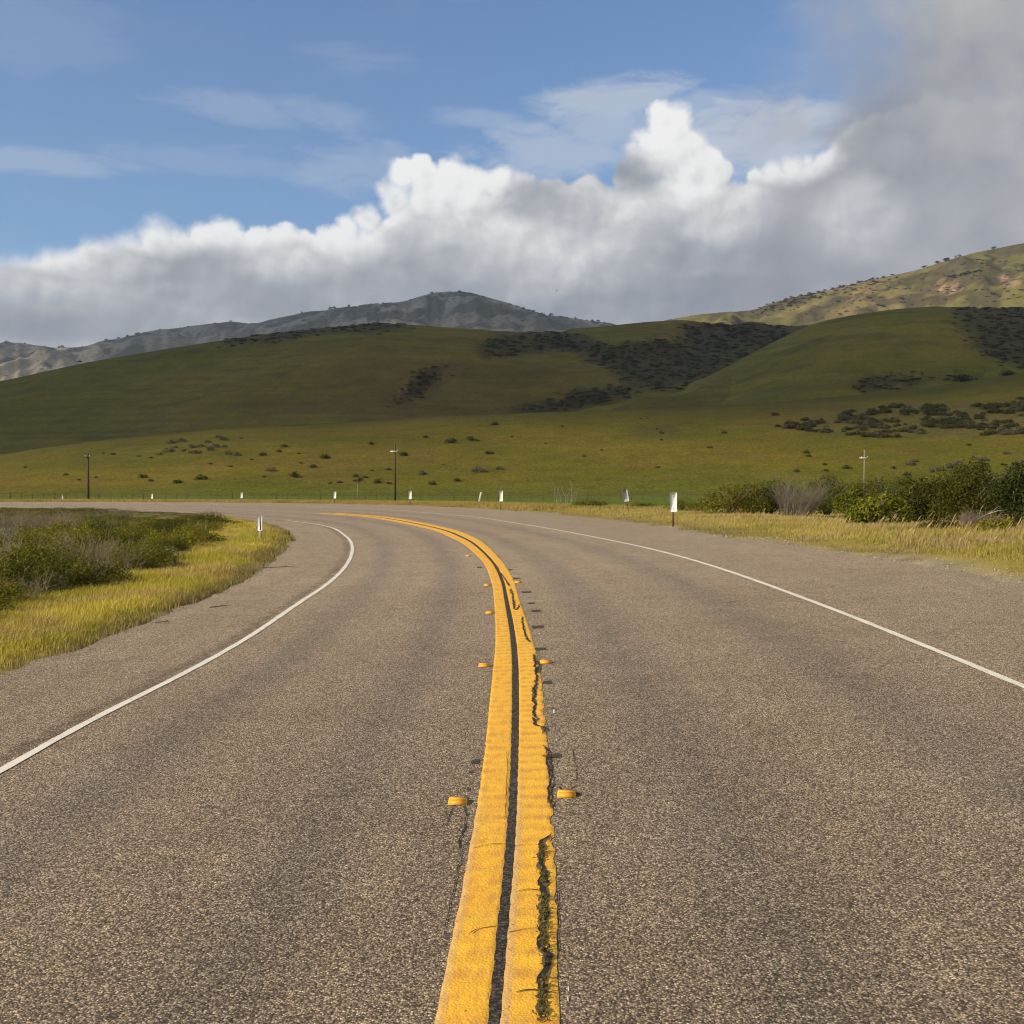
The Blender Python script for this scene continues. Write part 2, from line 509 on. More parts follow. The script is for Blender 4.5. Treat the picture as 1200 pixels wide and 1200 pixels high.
I_LW = [(0, 905), (100, 847), (200, 798), (273, 758), (317, 730), (350, 707), (379, 688), (399, 671), (410, 655), (413, 643), (410, 633), (402, 626), (394, 620.5),
        (383, 617), (367, 614), (340, 610.5), (300, 607), (233, 602), (167, 598), (67, 594.6), (0, 593)]
I_RW = [(1200, 805), (1090, 759.5), (985, 717.7), (912, 690), (854, 669.6), (802, 653.5), (752, 641), (708, 631.7), (650, 620.6), (598, 612), (560, 606.3), (525, 602.8),
        (481, 599.3), (437, 596.5), (380, 594.3), (300, 592.3), (200, 590.9), (100, 590.1), (0, 589.8)]
I_RE = [(1197, 687), (1150, 674), (1075, 662), (1010, 652), (950, 642.5), (900, 636), (840, 628), (793, 620), (761, 615.6), (708, 608), (650, 603.3), (583, 597), (496, 593),
        (408, 590.6), (350, 589.8), (267, 589), (133, 588.4), (0, 588.2)]
I_LE = [(0, 790), (47, 775), (100, 756.7), (150, 738), (200, 716.7), (250, 698), (290, 678), (320, 656.7), (337, 640), (343, 630), (337, 622), (313, 615), (283, 610), (233, 605),
        (167, 600.5), (67, 596.5), (0, 595)]
I_CL = [(509, 1200), (549, 1000), (565.5, 900), (576, 800), (580.5, 750), (578.5, 700), (575, 680), (566.5, 660), (546, 640), (528, 630), (502, 620), (449, 609), (409, 604.3),
        (340, 600), (280, 597.3), (200, 594.6), (100, 592.3), (0, 591.5)]
I_CR = [(656, 1200), (651, 1000), (644, 900), (635, 800), (624.5, 750), (608, 700), (602, 680), (590, 660), (571, 640), (556, 630), (531, 620.5), (476, 609), (429, 603.6),
        (360, 599.5), (280, 596.4), (200, 594.0), (100, 591.8), (0, 591)]
FAR = (-1, .06)
LE = world_line(I_LE, far=FAR); LW = world_line(I_LW, far=FAR); RW = world_line(I_RW, far=FAR); RE = world_line(I_RE, far=FAR, sm=9)
CLl = world_line(I_CL, far=FAR, step=.1, sm=6); CLr = world_line(I_CR, far=FAR, step=.1, sm=6)


def nearest(P, pts):
    """distance, index and side of points to polyline (dense)"""
    d = np.full(len(pts), 1e9); idx = np.zeros(len(pts), int)
    Q = P[::2]
    for a in range(0, len(pts), 4000):
        D = ((pts[a:a + 4000, None, :] - Q[None]) ** 2).sum(-1)
        k = D.argmin(1); idx[a:a + 4000] = k * 2; d[a:a + 4000] = np.sqrt(D[np.arange(len(k)), k])
    i = np.clip(idx, 1, len(P) - 2); t = P[i + 1] - P[i - 1]
    v = pts - P[i]
    side = np.sign(t[:, 0] * v[:, 1] - t[:, 1] * v[:, 0])     # + = left of travel
    return d, idx, side


def match(P, Q):
    """for each point of P a partner on Q, monotone, by nearest point"""
    _, idx, _ = nearest(Q, P)
    idx = np.maximum.accumulate(idx)
    k = np.convolve(np.pad(idx.astype(float), 20, mode='edge'), np.ones(41) / 41, 'valid')
    lo = np.floor(k).astype(int).clip(0, len(Q) - 2); f = (k - lo)[:, None]
    return Q[lo] * (1 - f) + Q[lo + 1] * f


CM = resample(smooth(.5 * (CLl + match(CLl, CLr)), 10), .25)      # centre of the double line
# road polygon
ROADPOLY = np.vstack([LE[::4], RE[::-4]])


def ribbon(name, A, B, nu, z, mat, parent, zf=None, extra=None):
    n = min(len(A), len(B)); A = A[:n]; B = B[:n]
    u = np.linspace(0, 1, nu)
    P = A[:, None, :] * (1 - u[None, :, None]) + B[:, None, :] * u[None, :, None]
    Z = g(P[..., 0], P[..., 1]) + z
    v = np.broadcast_to(arc(.5 * (A + B))[:, None], (n, nu)); U = np.broadcast_to(u[None], (n, nu))
    if zf is not None: Z = Z + zf(U, v)
    V = np.concatenate([P, Z[..., None]], -1).reshape(-1, 3)
    i, j = np.meshgrid(np.arange(n - 1), np.arange(nu - 1), indexing='ij'); a = (i * nu + j).ravel()
    Fq = np.stack([a, a + 1, a + nu + 1, a + nu], 1)
    at = {'u': U.ravel(), 'v': v.ravel()}
    if extra: at.update(extra(V))
    me = mesh_np(name, V, [Fq], True, at)
    if me.polygons[len(me.polygons) // 2].normal.z < 0: me.flip_normals()
    return obj(name, me, mat, parent)


# ------------------------------------------------------------------ road materials
def mat_asphalt():
    m, G, b = new_mat('chip_seal_asphalt')
    p = G.pos()
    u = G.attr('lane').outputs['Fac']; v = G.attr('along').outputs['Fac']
    st = G.vor(p, 122, 'F1', 0, .5)
    wn = G.sep(st.outputs['Color'])
    fine, _ = G.noise(p, 160, 3, .6)
    mid, _ = G.noise(p, 22, 4, .65)
    stone = G.m('ADD', G.m('MULTIPLY', wn[0], .72), G.m('MULTIPLY', fine, .3))
    gap = G.ss(.30, .62, st.outputs['Distance'])
    c = G.ramp(stone, [(.12, (.034, .029, .024)), (.34, (.095, .080, .063)), (.56, (.190, .160, .120)), (.78, (.335, .285, .212)), (.95, (.66, .57, .44))])
    c = G.mix(G.m('MULTIPLY', gap, .55), c, (.036, .03, .025))
    # patches and streaks of wear along the lanes
    lg, _ = G.noise(p, .55, 5, .6); lg2, _ = G.noise(p, 2.6, 4, .6)
    sv = G.comb(G.m('MULTIPLY', u, 9), G.m('MULTIPLY', v, .07), 0)
    stv, _ = G.noise(sv, 1.0, 5, .6)
    # tyre paths: u = -1..1 across both lanes
    def track(c0, w): return G.ss(w, 0, G.m('ABSOLUTE', G.m('SUBTRACT', u, c0)))
    tr = G.m('ADD', G.m('ADD', track(.27, .13), track(.70, .15)), G.m('ADD', track(-.30, .13), track(-.74, .14)))
    tr = G.m('MULTIPLY', tr, G.ss(.15, .60, stv))
    seam = G.ss(.035, 0, G.m('ABSOLUTE', G.m('SUBTRACT', u, -1.055)))
    f = G.m('ADD', G.lin(.25, .75, .90, 1.10, lg), G.lin(.3, .7, -.09, .09, lg2))
    f = G.m('MULTIPLY', f, G.lin(.3, .7, .93, 1.06, stv))
    f = G.m('MULTIPLY', f, G.m('SUBTRACT', 1, G.m('MULTIPLY', tr, .19)))
    f = G.m('MULTIPLY', f, G.lin(.2, .8, .84, 1.15, mid))
    f = G.m('MULTIPLY', f, G.m('SUBTRACT', 1, G.m('MULTIPLY', seam, .35)))
    sc = G.n('ShaderNodeVectorMath', operation='SCALE'); G.L(c, sc.inputs[0]); G.put(sc.inputs['Scale'], G.m('MULTIPLY', f, G.lin(18, 34, 1.36, 2.15, v)))  # farther asphalt coloured lighter, standing in for brightening at grazing view angles
    tint = G.mix(G.m('ADD', G.m('MULTIPLY', lg, .6), G.m('MULTIPLY', tr, .45), clamp=True), (1.10, .98, .82), (.97, .96, .94))
    out = G.mix(1, sc.outputs[0], tint, 'MULTIPLY')
    G.L(out, b.inputs['Base Color']); b.inputs['Roughness'].default_value = .88; b.inputs['Specular IOR Level'].default_value = .2
    h = G.m('ADD', G.m('MULTIPLY', G.m('SUBTRACT', 1, st.outputs['Distance']), .6), G.m('MULTIPLY', wn[1], .5))
    G.L(G.bump(h, .85, .007), b.inputs['Normal'])
    return m


def mat_yellow():
    m, G, b = new_mat('yellow_road_paint')
    p = G.pos(); u = G.attr('u').outputs['Fac']; v = G.attr('v').outputs['Fac']; old = G.attr('old').outputs['Fac']
    n1, _ = G.noise(p, 14, 5, .65); n2, _ = G.noise(p, 60, 4, .7); n3, _ = G.noise(p, 2.2, 3, .5)
    ns, _ = G.noise(G.comb(G.m('MULTIPLY', u, 3.2), G.m('MULTIPLY', v, 4), 0), 1, 4, .6)
    ns = G.m('ADD', G.m('MULTIPLY', ns, .75), G.m('MULTIPLY', G.m('ADD', G.m('SINE', G.m('ADD', G.m('MULTIPLY', v, 2 * pi / .17), 2.2)), 1), .11))
    c = G.mix(G.ss(.3, .75, n1), (.84, .485, .036), (.76, .385, .030))
    c = G.mix(G.m('MULTIPLY', G.ss(.44, .70, ns), .66), c, (.50, .235, .05))      # grime left in the grooves
    c = G.mix(G.m('MULTIPLY', G.ss(.55, .75, n3), .3), c, (.50, .27, .07))
    c = G.mix(G.m('MULTIPLY', old, G.lin(.3, .7, .55, .95, n2)), c, (.58, .37, .14))    # the older, worn coat
    chip = G.ss(.635, .69, G.m('ADD', n2, G.m('ADD', G.m('MULTIPLY', old, .035), G.m('MULTIPLY', G.m('SUBTRACT', n3, .5), .12))))
    c = G.mix(G.m('MULTIPLY', chip, .85), c, (.10, .08, .06))
    G.L(c, b.inputs['Base Color']); b.inputs['Roughness'].default_value = .62; b.inputs['Specular IOR Level'].default_value = .3
    st = G.vor(p, 95); G.L(G.bump(G.m('ADD', G.m('MULTIPLY', st.outputs['Distance'], -.9), G.m('MULTIPLY', n2, .8)), .5, .005), b.inputs['Normal'])
    return m


def mat_white():
    m, G, b = new_mat('white_road_paint')
    p = G.pos(); n2, _ = G.noise(p, 70, 4, .7); n1, _ = G.noise(p, 3, 4, .6)
    c = G.mix(n1, (.78, .74, .64), (.60, .56, .47))
    chip = G.ss(.56, .66, G.m('ADD', n2, G.m('MULTIPLY', G.m('SUBTRACT', n1, .5), .2)))
    c = G.mix(G.m('MULTIPLY', chip, .8), c, (.14, .115, .085))
    G.L(c, b.inputs['Base Color']); b.inputs['Roughness'].default_value = .8; b.inputs['Specular IOR Level'].default_value = .2
    G.L(G.bump(n2, .3, .004), b.inputs['Normal'])
    return m


M_ASPH = mat_asphalt(); M_YEL = mat_yellow(); M_WHITE = mat_white()
M_BLACK = flat_mat('black_road_paint', (.050, .042, .034), .92, .9, 110, spec=.1)
def mat_gap():
    m, G, b = new_mat('dark_worn_gap'); p = G.pos(); st = G.vor(p, 110); n, _ = G.noise(p, 30, 4, .6)
    c = G.ramp(G.m('ADD', G.m('MULTIPLY', G.sep(st.outputs['Color'])[0], .7), G.m('MULTIPLY', n, .3)), [(.15, (.022, .019, .017)), (.55, (.052, .045, .039)), (.85, (.13, .108, .085)), (1, (.25, .2, .15))])
    G.L(c, b.inputs['Base Color']); b.inputs['Roughness'].default_value = .95; b.inputs['Specular IOR Level'].default_value = .08
    G.L(G.bump(st.outputs['Distance'], .7, .005), b.inputs['Normal']); return m


M_GAP = mat_gap()
M_DIRT = flat_mat('crack_dirt', (.125, .098, .066), .95, .6, 90, spec=.05)
M_TAR = flat_mat('tar', (.072, .060, .048), .95, .5, 60, spec=.08)
M_CRACK = flat_mat('crack_gap', (.022, .018, .015), .95, .5, 60)

def offset(P, d):
    t = np.gradient(P, axis=0); t /= np.linalg.norm(t, axis=1)[:, None]
    return P + np.stack([-t[:, 1], t[:, 0]], 1) * np.asarray(d).reshape(-1, 1)


# road sheet
LEm = match(CM, LE); REm = match(CM, RE)
_e = lambda P, sd: .17 * (2 * fbm(arc(P) * 1.5, 0 * P[:, 0], sd, 5, .6) - 1) * np.clip(30 / np.maximum(P[:, 1], 8), .3, 1)
LEm = offset(LEm, _e(LEm, 91)); REm = offset(REm, _e(REm, 92))


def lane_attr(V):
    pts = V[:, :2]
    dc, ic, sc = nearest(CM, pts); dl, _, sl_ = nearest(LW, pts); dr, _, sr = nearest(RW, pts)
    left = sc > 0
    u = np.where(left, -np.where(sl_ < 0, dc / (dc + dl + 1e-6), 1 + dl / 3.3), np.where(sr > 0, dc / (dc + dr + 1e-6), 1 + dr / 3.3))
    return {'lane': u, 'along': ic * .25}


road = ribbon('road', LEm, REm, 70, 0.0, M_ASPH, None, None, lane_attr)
tag(road, 'grey brown asphalt road bending left between the grass verges', 'road', None, 'structure')


def wob(P, amp, sc, seed):
    s = arc(P); return amp * (2 * fbm(s * sc, 0 * s, seed, 3) - 1)


for cut, P in ((335, LW), (290, RW)):
    P = resample(P, .12); pxl, _ = project(np.concatenate([P, g(P[:, 0], P[:, 1])[:, None]], 1)); P = P[:np.argmax((pxl < cut) & (P[:, 1] > 30))]; k = P[:, 1]
    hw = .036
    ribbon('edge_line', offset(P, hw + wob(P, .008, 5, 3)), offset(P, -hw + wob(P, .008, 5, 4)), 3, .005, M_WHITE, road)

# double yellow line: outer edges traced, both stripes on ground-in rumble strips
R_ = match(CLl, CLr); Lr = CLl; yy = Lr[:, 1]


def frac(f): return Lr * (1 - np.asarray(f).reshape(-1, 1)) + R_ * np.asarray(f).reshape(-1, 1)


gap0 = np.interp(yy, [3, 6, 9, 13, 20], [.442, .435, .425, .42, .45])
gap1 = np.interp(yy, [3, 6, 9, 13, 20], [.508, .515, .53, .55, .55])
dens_n = int(2)


def dense(P, step=.022, ymax=24.0):
    s = arc(P); near = s[np.argmax(P[:, 1] > ymax)]
    q = np.concatenate([np.arange(s[np.argmax(P[:, 1] > 1.5)], near, step), np.arange(near, s[-1], .12)])
    return np.stack([np.interp(q, s, P[:, 0]), np.interp(q, s, P[:, 1])], 1)


FAR_CUT = -30.0


def pair(fa, fb):
    A = frac(fa); B = frac(fb); s = arc(Lr)
    near = s[np.argmax(Lr[:, 1] > 24)]
    pxl, _ = project(np.concatenate([Lr, g(Lr[:, 0], Lr[:, 1])[:, None]], 1)); endi = np.argmax((pxl < 372) & (Lr[:, 1] > 25))
    q = np.concatenate([np.arange(s[np.argmax(Lr[:, 1] > 1.0)], near, .02), np.arange(near, s[endi], .12)])
    f = lambda P: np.stack([np.interp(q, s, P[:, 0]), np.interp(q, s, P[:, 1])], 1)
    return f(A), f(B), q


def rumble(U, v):
    k = 2 * pi / .17
    ph = k * v + .5 * fbm(v * .8, 0 * v, 5, 2)
    prof = np.sin(ph); prof = np.sign(prof) * np.abs(prof) ** .7
    e_ = np.clip(np.minimum(U, 1 - U) * 14, 0, 1)
    return -.0045 * (1 - e_) + .0026 * prof * np.clip(np.minimum(U, 1 - U) * 9, 0, 1) + .0012 * (fbm(U * 5, v * 6, 8, 3) - .5)


def jag(q, amp, seed, far):
    n = fbm(q * 9, 0 * q, seed, 4) - .42
    return amp * np.clip(n, 0, 1)


gap0 = gap0 + .006 * (2 * fbm(arc(Lr) * 6, 0 * yy, 77, 4) - 1); gap1 = gap1 + .006 * (2 * fbm(arc(Lr) * 6, 0 * yy, 78, 4) - 1)
A, B, q = pair(0 * yy, gap0)
Aj = offset(A, -.0018 * np.sin(2 * pi / .17 * q) * sstep(4.5, 7, A[:, 1]) - jag(q, .012, 21, 0))
ribbon('centre_line', Aj, B, 15, .0072, M_YEL, road, rumble, lambda V: {'old': np.tile(np.clip((.17 - np.linspace(0, 1, 15)) * 25, 0, 1), len(A)) * np.repeat(sstep(6.5, 5, A[:, 1]), 15)})
A, B, q = pair(gap1, 1 + 0 * yy)
Bj = offset(B, jag(q, .055, 23, 0) * (sstep(9.5, 6.2, B[:, 1]) * sstep(4.2, 5.0, B[:, 1]) + .25))
ribbon('centre_line', A, Bj, 15, .0072, M_YEL, road, lambda U, v: -.0045 * (1 - np.clip(np.minimum(U, 1 - U) * 14, 0, 1)) * .45 + .55 * rumble(U, v + .05),
       lambda V: {'old': np.tile(np.clip((.22 - np.linspace(0, 1, 15)) * 25, 0, 1), len(A)) * np.repeat(sstep(6.8, 5.2, A[:, 1]), 15)})
A, B, q = pair(gap0 - .02, gap1 + .02)
ribbon('centre_stripe', A, B, 3, .005, M_GAP, road)


def strip_img(name, img, w, z, mat, jit=.35, step=.012, seed=1, parent=None):
    """a thin jagged strip along a traced line, width in metres"""
    W = resample(unproj(*cat(img, 8).T)[:, :2], step)
    s = arc(W); wv = w * (.35 + 1.3 * fbm(s * 14, 0 * s, seed, 3)) ; off = jit * w * 3 * (fbm(s * 11, 0 * s, seed + 5, 3) - .5)
    taper = np.clip(np.minimum(s, s[-1] - s) / (.1 * s[-1] + 1e-6), .15, 1)
    return ribbon(name, offset(W, off + wv * taper * .5), offset(W, off - wv * taper * .5), 2, z, mat, parent)


strip_img('crack', [(635, 1200), (634, 1165), (637.5, 1140), (639, 1120), (636, 1100), (637.5, 1080), (636, 1062), (637.5, 1040), (634, 1017), (636, 995), (638, 985), (647.5, 978)],
          .019, .0125, M_CRACK, .9, seed=2, parent=road)
strip_img('crack', [(635, 1200), (634, 1165), (637.5, 1140), (639, 1120), (636, 1100), (637.5, 1080), (636, 1062), (637.5, 1040), (634, 1017), (636, 995), (638, 985), (647.5, 978)],
          .026, .0108, M_DIRT, .5, seed=12, parent=road)
strip_img('crack', [(604, 1048), (618, 1045), (633, 1046)], .005, .0112, M_CRACK, .6, seed=15, parent=road)
strip_img('crack', [(603, 1166), (620, 1163), (640, 1165), (655, 1167)], .005, .0112, M_CRACK, .6, seed=17, parent=road)
CRACKS = [([(646, 950), (644, 935), (645, 915), (642.5, 895), (641, 880), (635, 874)], .016), ([(643, 893), (639, 888), (634, 888)], .012),
          ([(639, 862), (635, 854), (627.5, 847), (626, 825), (624, 805)], .024), ([(624, 816), (629, 796), (626, 766)], .022), ([(629, 790), (631, 783), (630, 775)], .02),
          ([(621.6, 755), (616, 746), (611, 723)], .02), ([(610, 708), (604, 715.6), (601, 699.5), (598, 690)], .022), ([(598, 688), (592, 680), (586, 671)], .022),
          ([(585, 668), (578, 660), (571, 653)], .02)]
for i, (pts, w) in enumerate(CRACKS): strip_img('crack', pts, w * .75, .0106, M_DIRT, 1.0, seed=130 + i, parent=road)
for i, (pts, w) in enumerate(CRACKS): strip_img('crack', pts, w * .6, .0125, M_CRACK, 1.3, seed=30 + i, parent=road)
for i, (pts, w) in enumerate([([(550, 1097), (560, 1092), (584, 1088)], .008), ([(594, 1096), (615, 1092), (634, 1090)], .006), ([(553, 997), (575, 992), (595, 991)], .007),
                              ([(600, 994), (618, 992), (632, 992)], .006), ([(586, 962), (593, 959), (597, 958)], .008), ([(591, 962), (593, 940), (594, 905), (594, 880)], .005)]):
    strip_img('crack', pts, w * .6, .0118, M_CRACK, .8, seed=60 + i, parent=road)
for i, (pts, w) in enumerate([([(532, 945), (527, 955), (522, 969)], .012), ([(543, 944), (545, 958), (542, 972), (540, 982), (536, 1000)], .013), ([(675, 921), (675, 900), (672, 882), (670, 874)], .009),
                              ([(675, 921), (670, 925), (666, 926)], .014), ([(657, 922), (659, 928), (664, 928)], .012), ([(546, 985), (539, 1010), (528, 1060), (517, 1110)], .007),
                              ([(652, 1040), (654, 1080), (655, 1120)], .008), ([(360, 933), (395, 933.5), (430, 933)], .012), ([(845, 707), (866, 705), (880, 704)], .03)]):
    strip_img('crack', pts, w * .42, .0045, M_CRACK, 1.6, seed=80 + i, parent=road)


def patch_img(name, cx, cy, wpx, hpx, mat, z=.0035, seed=1, parent=None, n=18):
    c = unproj(cx, cy); dx = unproj(cx + wpx / 2, cy)[0] - c[0]; dy = unproj(cx, cy - hpx / 2)[1] - c[1]
    an = np.linspace(0, 2 * pi, n, endpoint=False); r = .75 + .5 * vnoise(an * 2.3, an * 0 + seed, seed)
    sq = 1 / np.maximum(np.abs(np.cos(an)), np.abs(np.sin(an))) ** .7
    x = c[0] + dx * np.cos(an) * r * sq; y = c[1] + dy * np.sin(an) * r * sq
    V = np.stack([x, y, g(x, y) + z], 1); V = np.vstack([V, [c[0], c[1], c[2] + z]])
    T = [(n, i, (i + 1) % n) for i in range(n)]
    return obj(name, mesh_np(name, V, [np.array(T)]), mat, parent)


for i, a in enumerate([(652, 886, 13, 5), (557, 893, 10, 6), (545, 936, 9, 4), (675, 931, 8, 4), (630, 735, 14, 3), (632, 761, 18, 3), (628, 716, 12, 2.5), (622, 707, 10, 1.6),
                       (617, 694, 12, 1.6), (605, 678, 9, 1.4), (597, 668, 9, 1.3), (582, 653, 9, 1), (562, 665, 6, 1.2), (641, 800, 12, 4), (552, 905, 4, 3), (549, 925, 4, 3)]):
    patch_img('tar_patch', *a, M_TAR, seed=i + 3, parent=road)
M_SPOT = flat_mat('white_paint_spot', (.7, .68, .6), .7)
for i, a in enumerate([(649, 834, 1.8, 4), (666, 1160, 1.6, 6), (665.4, 1172, 1.4, 5), (632, 743, 1.4, 1.2)]):
    patch_img('paint_spot', *a, M_SPOT, seed=i + 40, parent=road)

# ------------------------------------------------------------------ raised reflectors beside the double line
M_AMBER = flat_mat('amber_reflector_plastic', (.82, .33, .015), .3, .12, 60, spec=.5)
M_BODY = flat_mat('dirty_yellow_plastic', (.78, .43, .05), .45, .25, 50)


def make_reflector():
    r = empty('road_reflector', (0, 0, 0))
    w, dp, h = .058, .05, .024       # half width, half depth, height
    V = [(-w, -dp, 0), (w, -dp, 0), (w, dp, 0), (-w, dp, 0), (-w * .90, -dp * .45, h), (w * .90, -dp * .45, h), (w * .90, dp * .45, h), (-w * .90, dp * .45, h)]
    b = MB(); b.add(V, [(0, 3, 2, 1), (4, 5, 6, 7), (0, 1, 5, 4), (1, 2, 6, 5), (2, 3, 7, 6), (3, 0, 4, 7)]); b.build('body', M_BODY, r)
    for sgn in (-1, 1):
        f = MB(); e = .002
        q = np.array([(-w * .86, -dp * .94, .0025), (w * .86, -dp * .94, .0025), (w * .84, -dp * .50, h * .92), (-w * .84, -dp * .50, h * .92)])
        o = np.array([0, -e, e]); q2 = q + o
        V = np.vstack([q, q2]); V[:, 1] *= -sgn
        f.add(V, [(4, 5, 6, 7), (0, 1, 5, 4), (1, 2, 6, 5), (2, 3, 7, 6), (3, 0, 4, 7)]); f.build('lens', M_AMBER, r)
    return r


RFL = [(536.5, 941, 'orange road reflector left of the double yellow line, nearest the camera', 0),
       (664, 932.5, 'orange road reflector right of the double yellow line, nearest the camera', 0),
       (567.5, 781, 'orange road reflector left of the yellow line, second one from the camera', 0),
       (639.5, 777, 'orange road reflector right of the yellow line, second one from the camera', 0),
       (574, 719, 'small orange road reflector left of the yellow line, third one from the camera', 0),
       (571, 686.5, 'small dark orange road reflector left of the yellow line, fourth one from the camera', 0),
       (607, 683, 'tiny orange road reflector right of the yellow line where it starts to bend', 0),
       (549, 652, 'tiny orange road reflector inside the bend of the yellow line, farthest one', 0)]
proto = None
for px, py, lab, _ in RFL:
    P = unproj(px, py)
    _, i, _ = nearest(CM, P[None, :2]); i = int(np.clip(i[0], 2, len(CM) - 3)); t = CM[i + 2] - CM[i - 2]; rz = math.atan2(t[1], t[0]) - pi / 2
    if proto is None: proto = make_reflector(); o = proto; o.location = P + [0, 0, .002]; o.rotation_euler = (0, 0, rz)
    else: o = dup(proto, P + [0, 0, .002], rz)
    s = .88; o.scale = (s, s, 1.0)
    tag(o, lab, 'road reflector', 'raised reflectors along the double yellow line')

# ------------------------------------------------------------------ ground sheet
def geom_axis(a, b, step, far0, far1, r=1.22):
    mid = np.arange(a, b + 1e-6, step); out = list(mid); d = step; x = b
    while x < far1: d *= r; x += d; out.append(min(x, far1))
    d = step; x = a; pre = []
    while x > far0: d *= r; x -= d; pre.append(max(x, far0))
    return np.array(pre[::-1] + out)


EXT = 6200
gx = geom_axis(-48, 44, .4, -EXT, EXT); gy = geom_axis(-8, 125, .45, -420, EXT)
GX, GY = np.meshgrid(gx, gy, indexing='ij')
pts = np.stack([GX.ravel(), GY.ravel()], 1)
inroad = inpoly(pts[:, 0], pts[:, 1], ROADPOLY)
dL, _, sL = nearest(LE, pts); dR, _, sR = nearest(RE, pts)
dedge = np.minimum(dL, dR); dedge = np.where(inroad, -dedge, dedge)
outer = (sR < 0) & ~inroad
zz = g(pts[:, 0], pts[:, 1])
rough = .10 * (fbm(pts[:, 0] * .5, pts[:, 1] * .5, 3, 4) - .5) + .05 * (fbm(pts[:, 0] * 2, pts[:, 1] * 2, 4, 3) - .5)
zz = zz - .035 + np.where(dedge > 0, np.clip(dedge * .05, 0, .035), -.03) + rough * sstep(.15, 1.5, dedge)
zz -= .12 * sstep(3, 9, dedge) * np.where(outer, 1, 0)
zz -= 1.4 * sstep(200, 300, pts[:, 1])
n1 = fbm(pts[:, 0] * .35, pts[:, 1] * .35, 11, 4); n2 = fbm(pts[:, 0] * 1.3, pts[:, 1] * 1.3, 12, 3)
soil = np.array([.145, .115, .062]); grn = np.array([.20, .18, .025]); dry = np.array([.33, .25, .07]); field = np.array([.100, .125, .014]); scrubg = np.array([.075, .065, .045])
gravel = np.array([.27, .225, .15])


def mixc(a, b, f): return a * (1 - f[:, None]) + b * f[:, None]


gc = mixc(np.tile(grn, (len(pts), 1)), dry, sstep(.35, .7, n1))
gc = mixc(gc, scrubg, sstep(3.0, 5.0, dedge + 2 * (n2 - .5)) * (pts[:, 1] < 75) * (~outer))
gc = mixc(gc, np.tile(field, (len(pts), 1)) * (.8 + .4 * n1[:, None]), sstep(4, 10, dedge) * outer * sstep(70, 100, pts[:, 1] + .2 * pts[:, 0]))
gw = np.where(outer, .35 + 1.0 * sstep(.5, .8, fbm(pts[:, 0] * .22, pts[:, 1] * .22, 14, 2)), .22)
gc = mixc(gc, gravel * (.55 + .9 * fbm(pts[:, 0] * 2.2, pts[:, 1] * 2.2, 15, 3)[:, None]), sstep(1.0, .3, dedge / gw) * (dedge > -1))
V = np.concatenate([pts, zz[:, None]], 1)
nx, ny = len(gx), len(gy); i, j = np.meshgrid(np.arange(nx - 1), np.arange(ny - 1), indexing='ij'); a = (i * ny + j).ravel()


def mat_soil(name, sc=14, bump=.02, var=(.72, 1.3), s2=.8, dist=.5):
    m, G, b = new_mat(name)
    p = G.pos(); c = G.attr('col').outputs['Color']
    n1, _ = G.noise(p, sc, 5, .65); n2, _ = G.noise(p, s2, 4, .6)
    f = G.m('MULTIPLY', G.lin(.25, .75, var[0], var[1], n1), G.lin(.25, .75, .86, 1.14, n2))
    sc_ = G.n('ShaderNodeVectorMath', operation='SCALE'); G.L(c, sc_.inputs[0]); G.L(f, sc_.inputs['Scale'])
    G.L(sc_.outputs[0], b.inputs['Base Color']); b.inputs['Roughness'].default_value = .95; b.inputs['Specular IOR Level'].default_value = .05
    G.L(G.bump(n1, dist, bump), b.inputs['Normal'])
    return m


M_SOIL = mat_soil('grassy_soil')
ground = obj('ground', mesh_np('ground', V, [np.stack([a, a + ny, a + ny + 1, a + 1], 1)], True, {'col': gc}), M_SOIL)
tag(ground, 'grassy ground beside the road reaching back to the hills', 'ground', None, 'structure')


def gz(x, y): return g(x, y) - .02


# ------------------------------------------------------------------ hills
def polymask(px, py, polys, warp, seed):
    wx = px + warp * (fbm(px * .09, py * .2, seed, 4) - .5) * 2; wy = py + warp * .5 * (fbm(px * .09 + 40, py * .2, seed + 3, 4) - .5) * 2
    tot = np.zeros(px.shape)
    for k in range(7):
        ox, oy = (0, 0) if k == 0 else (warp * .75 * cos(k * 1.047), warp * .30 * sin(k * 1.047))
        m = np.zeros(px.shape)
        for p in polys: m = np.maximum(m, inpoly(wx + ox, wy + oy, p))
        tot += m
    return tot / 7


class Hill:
    pass


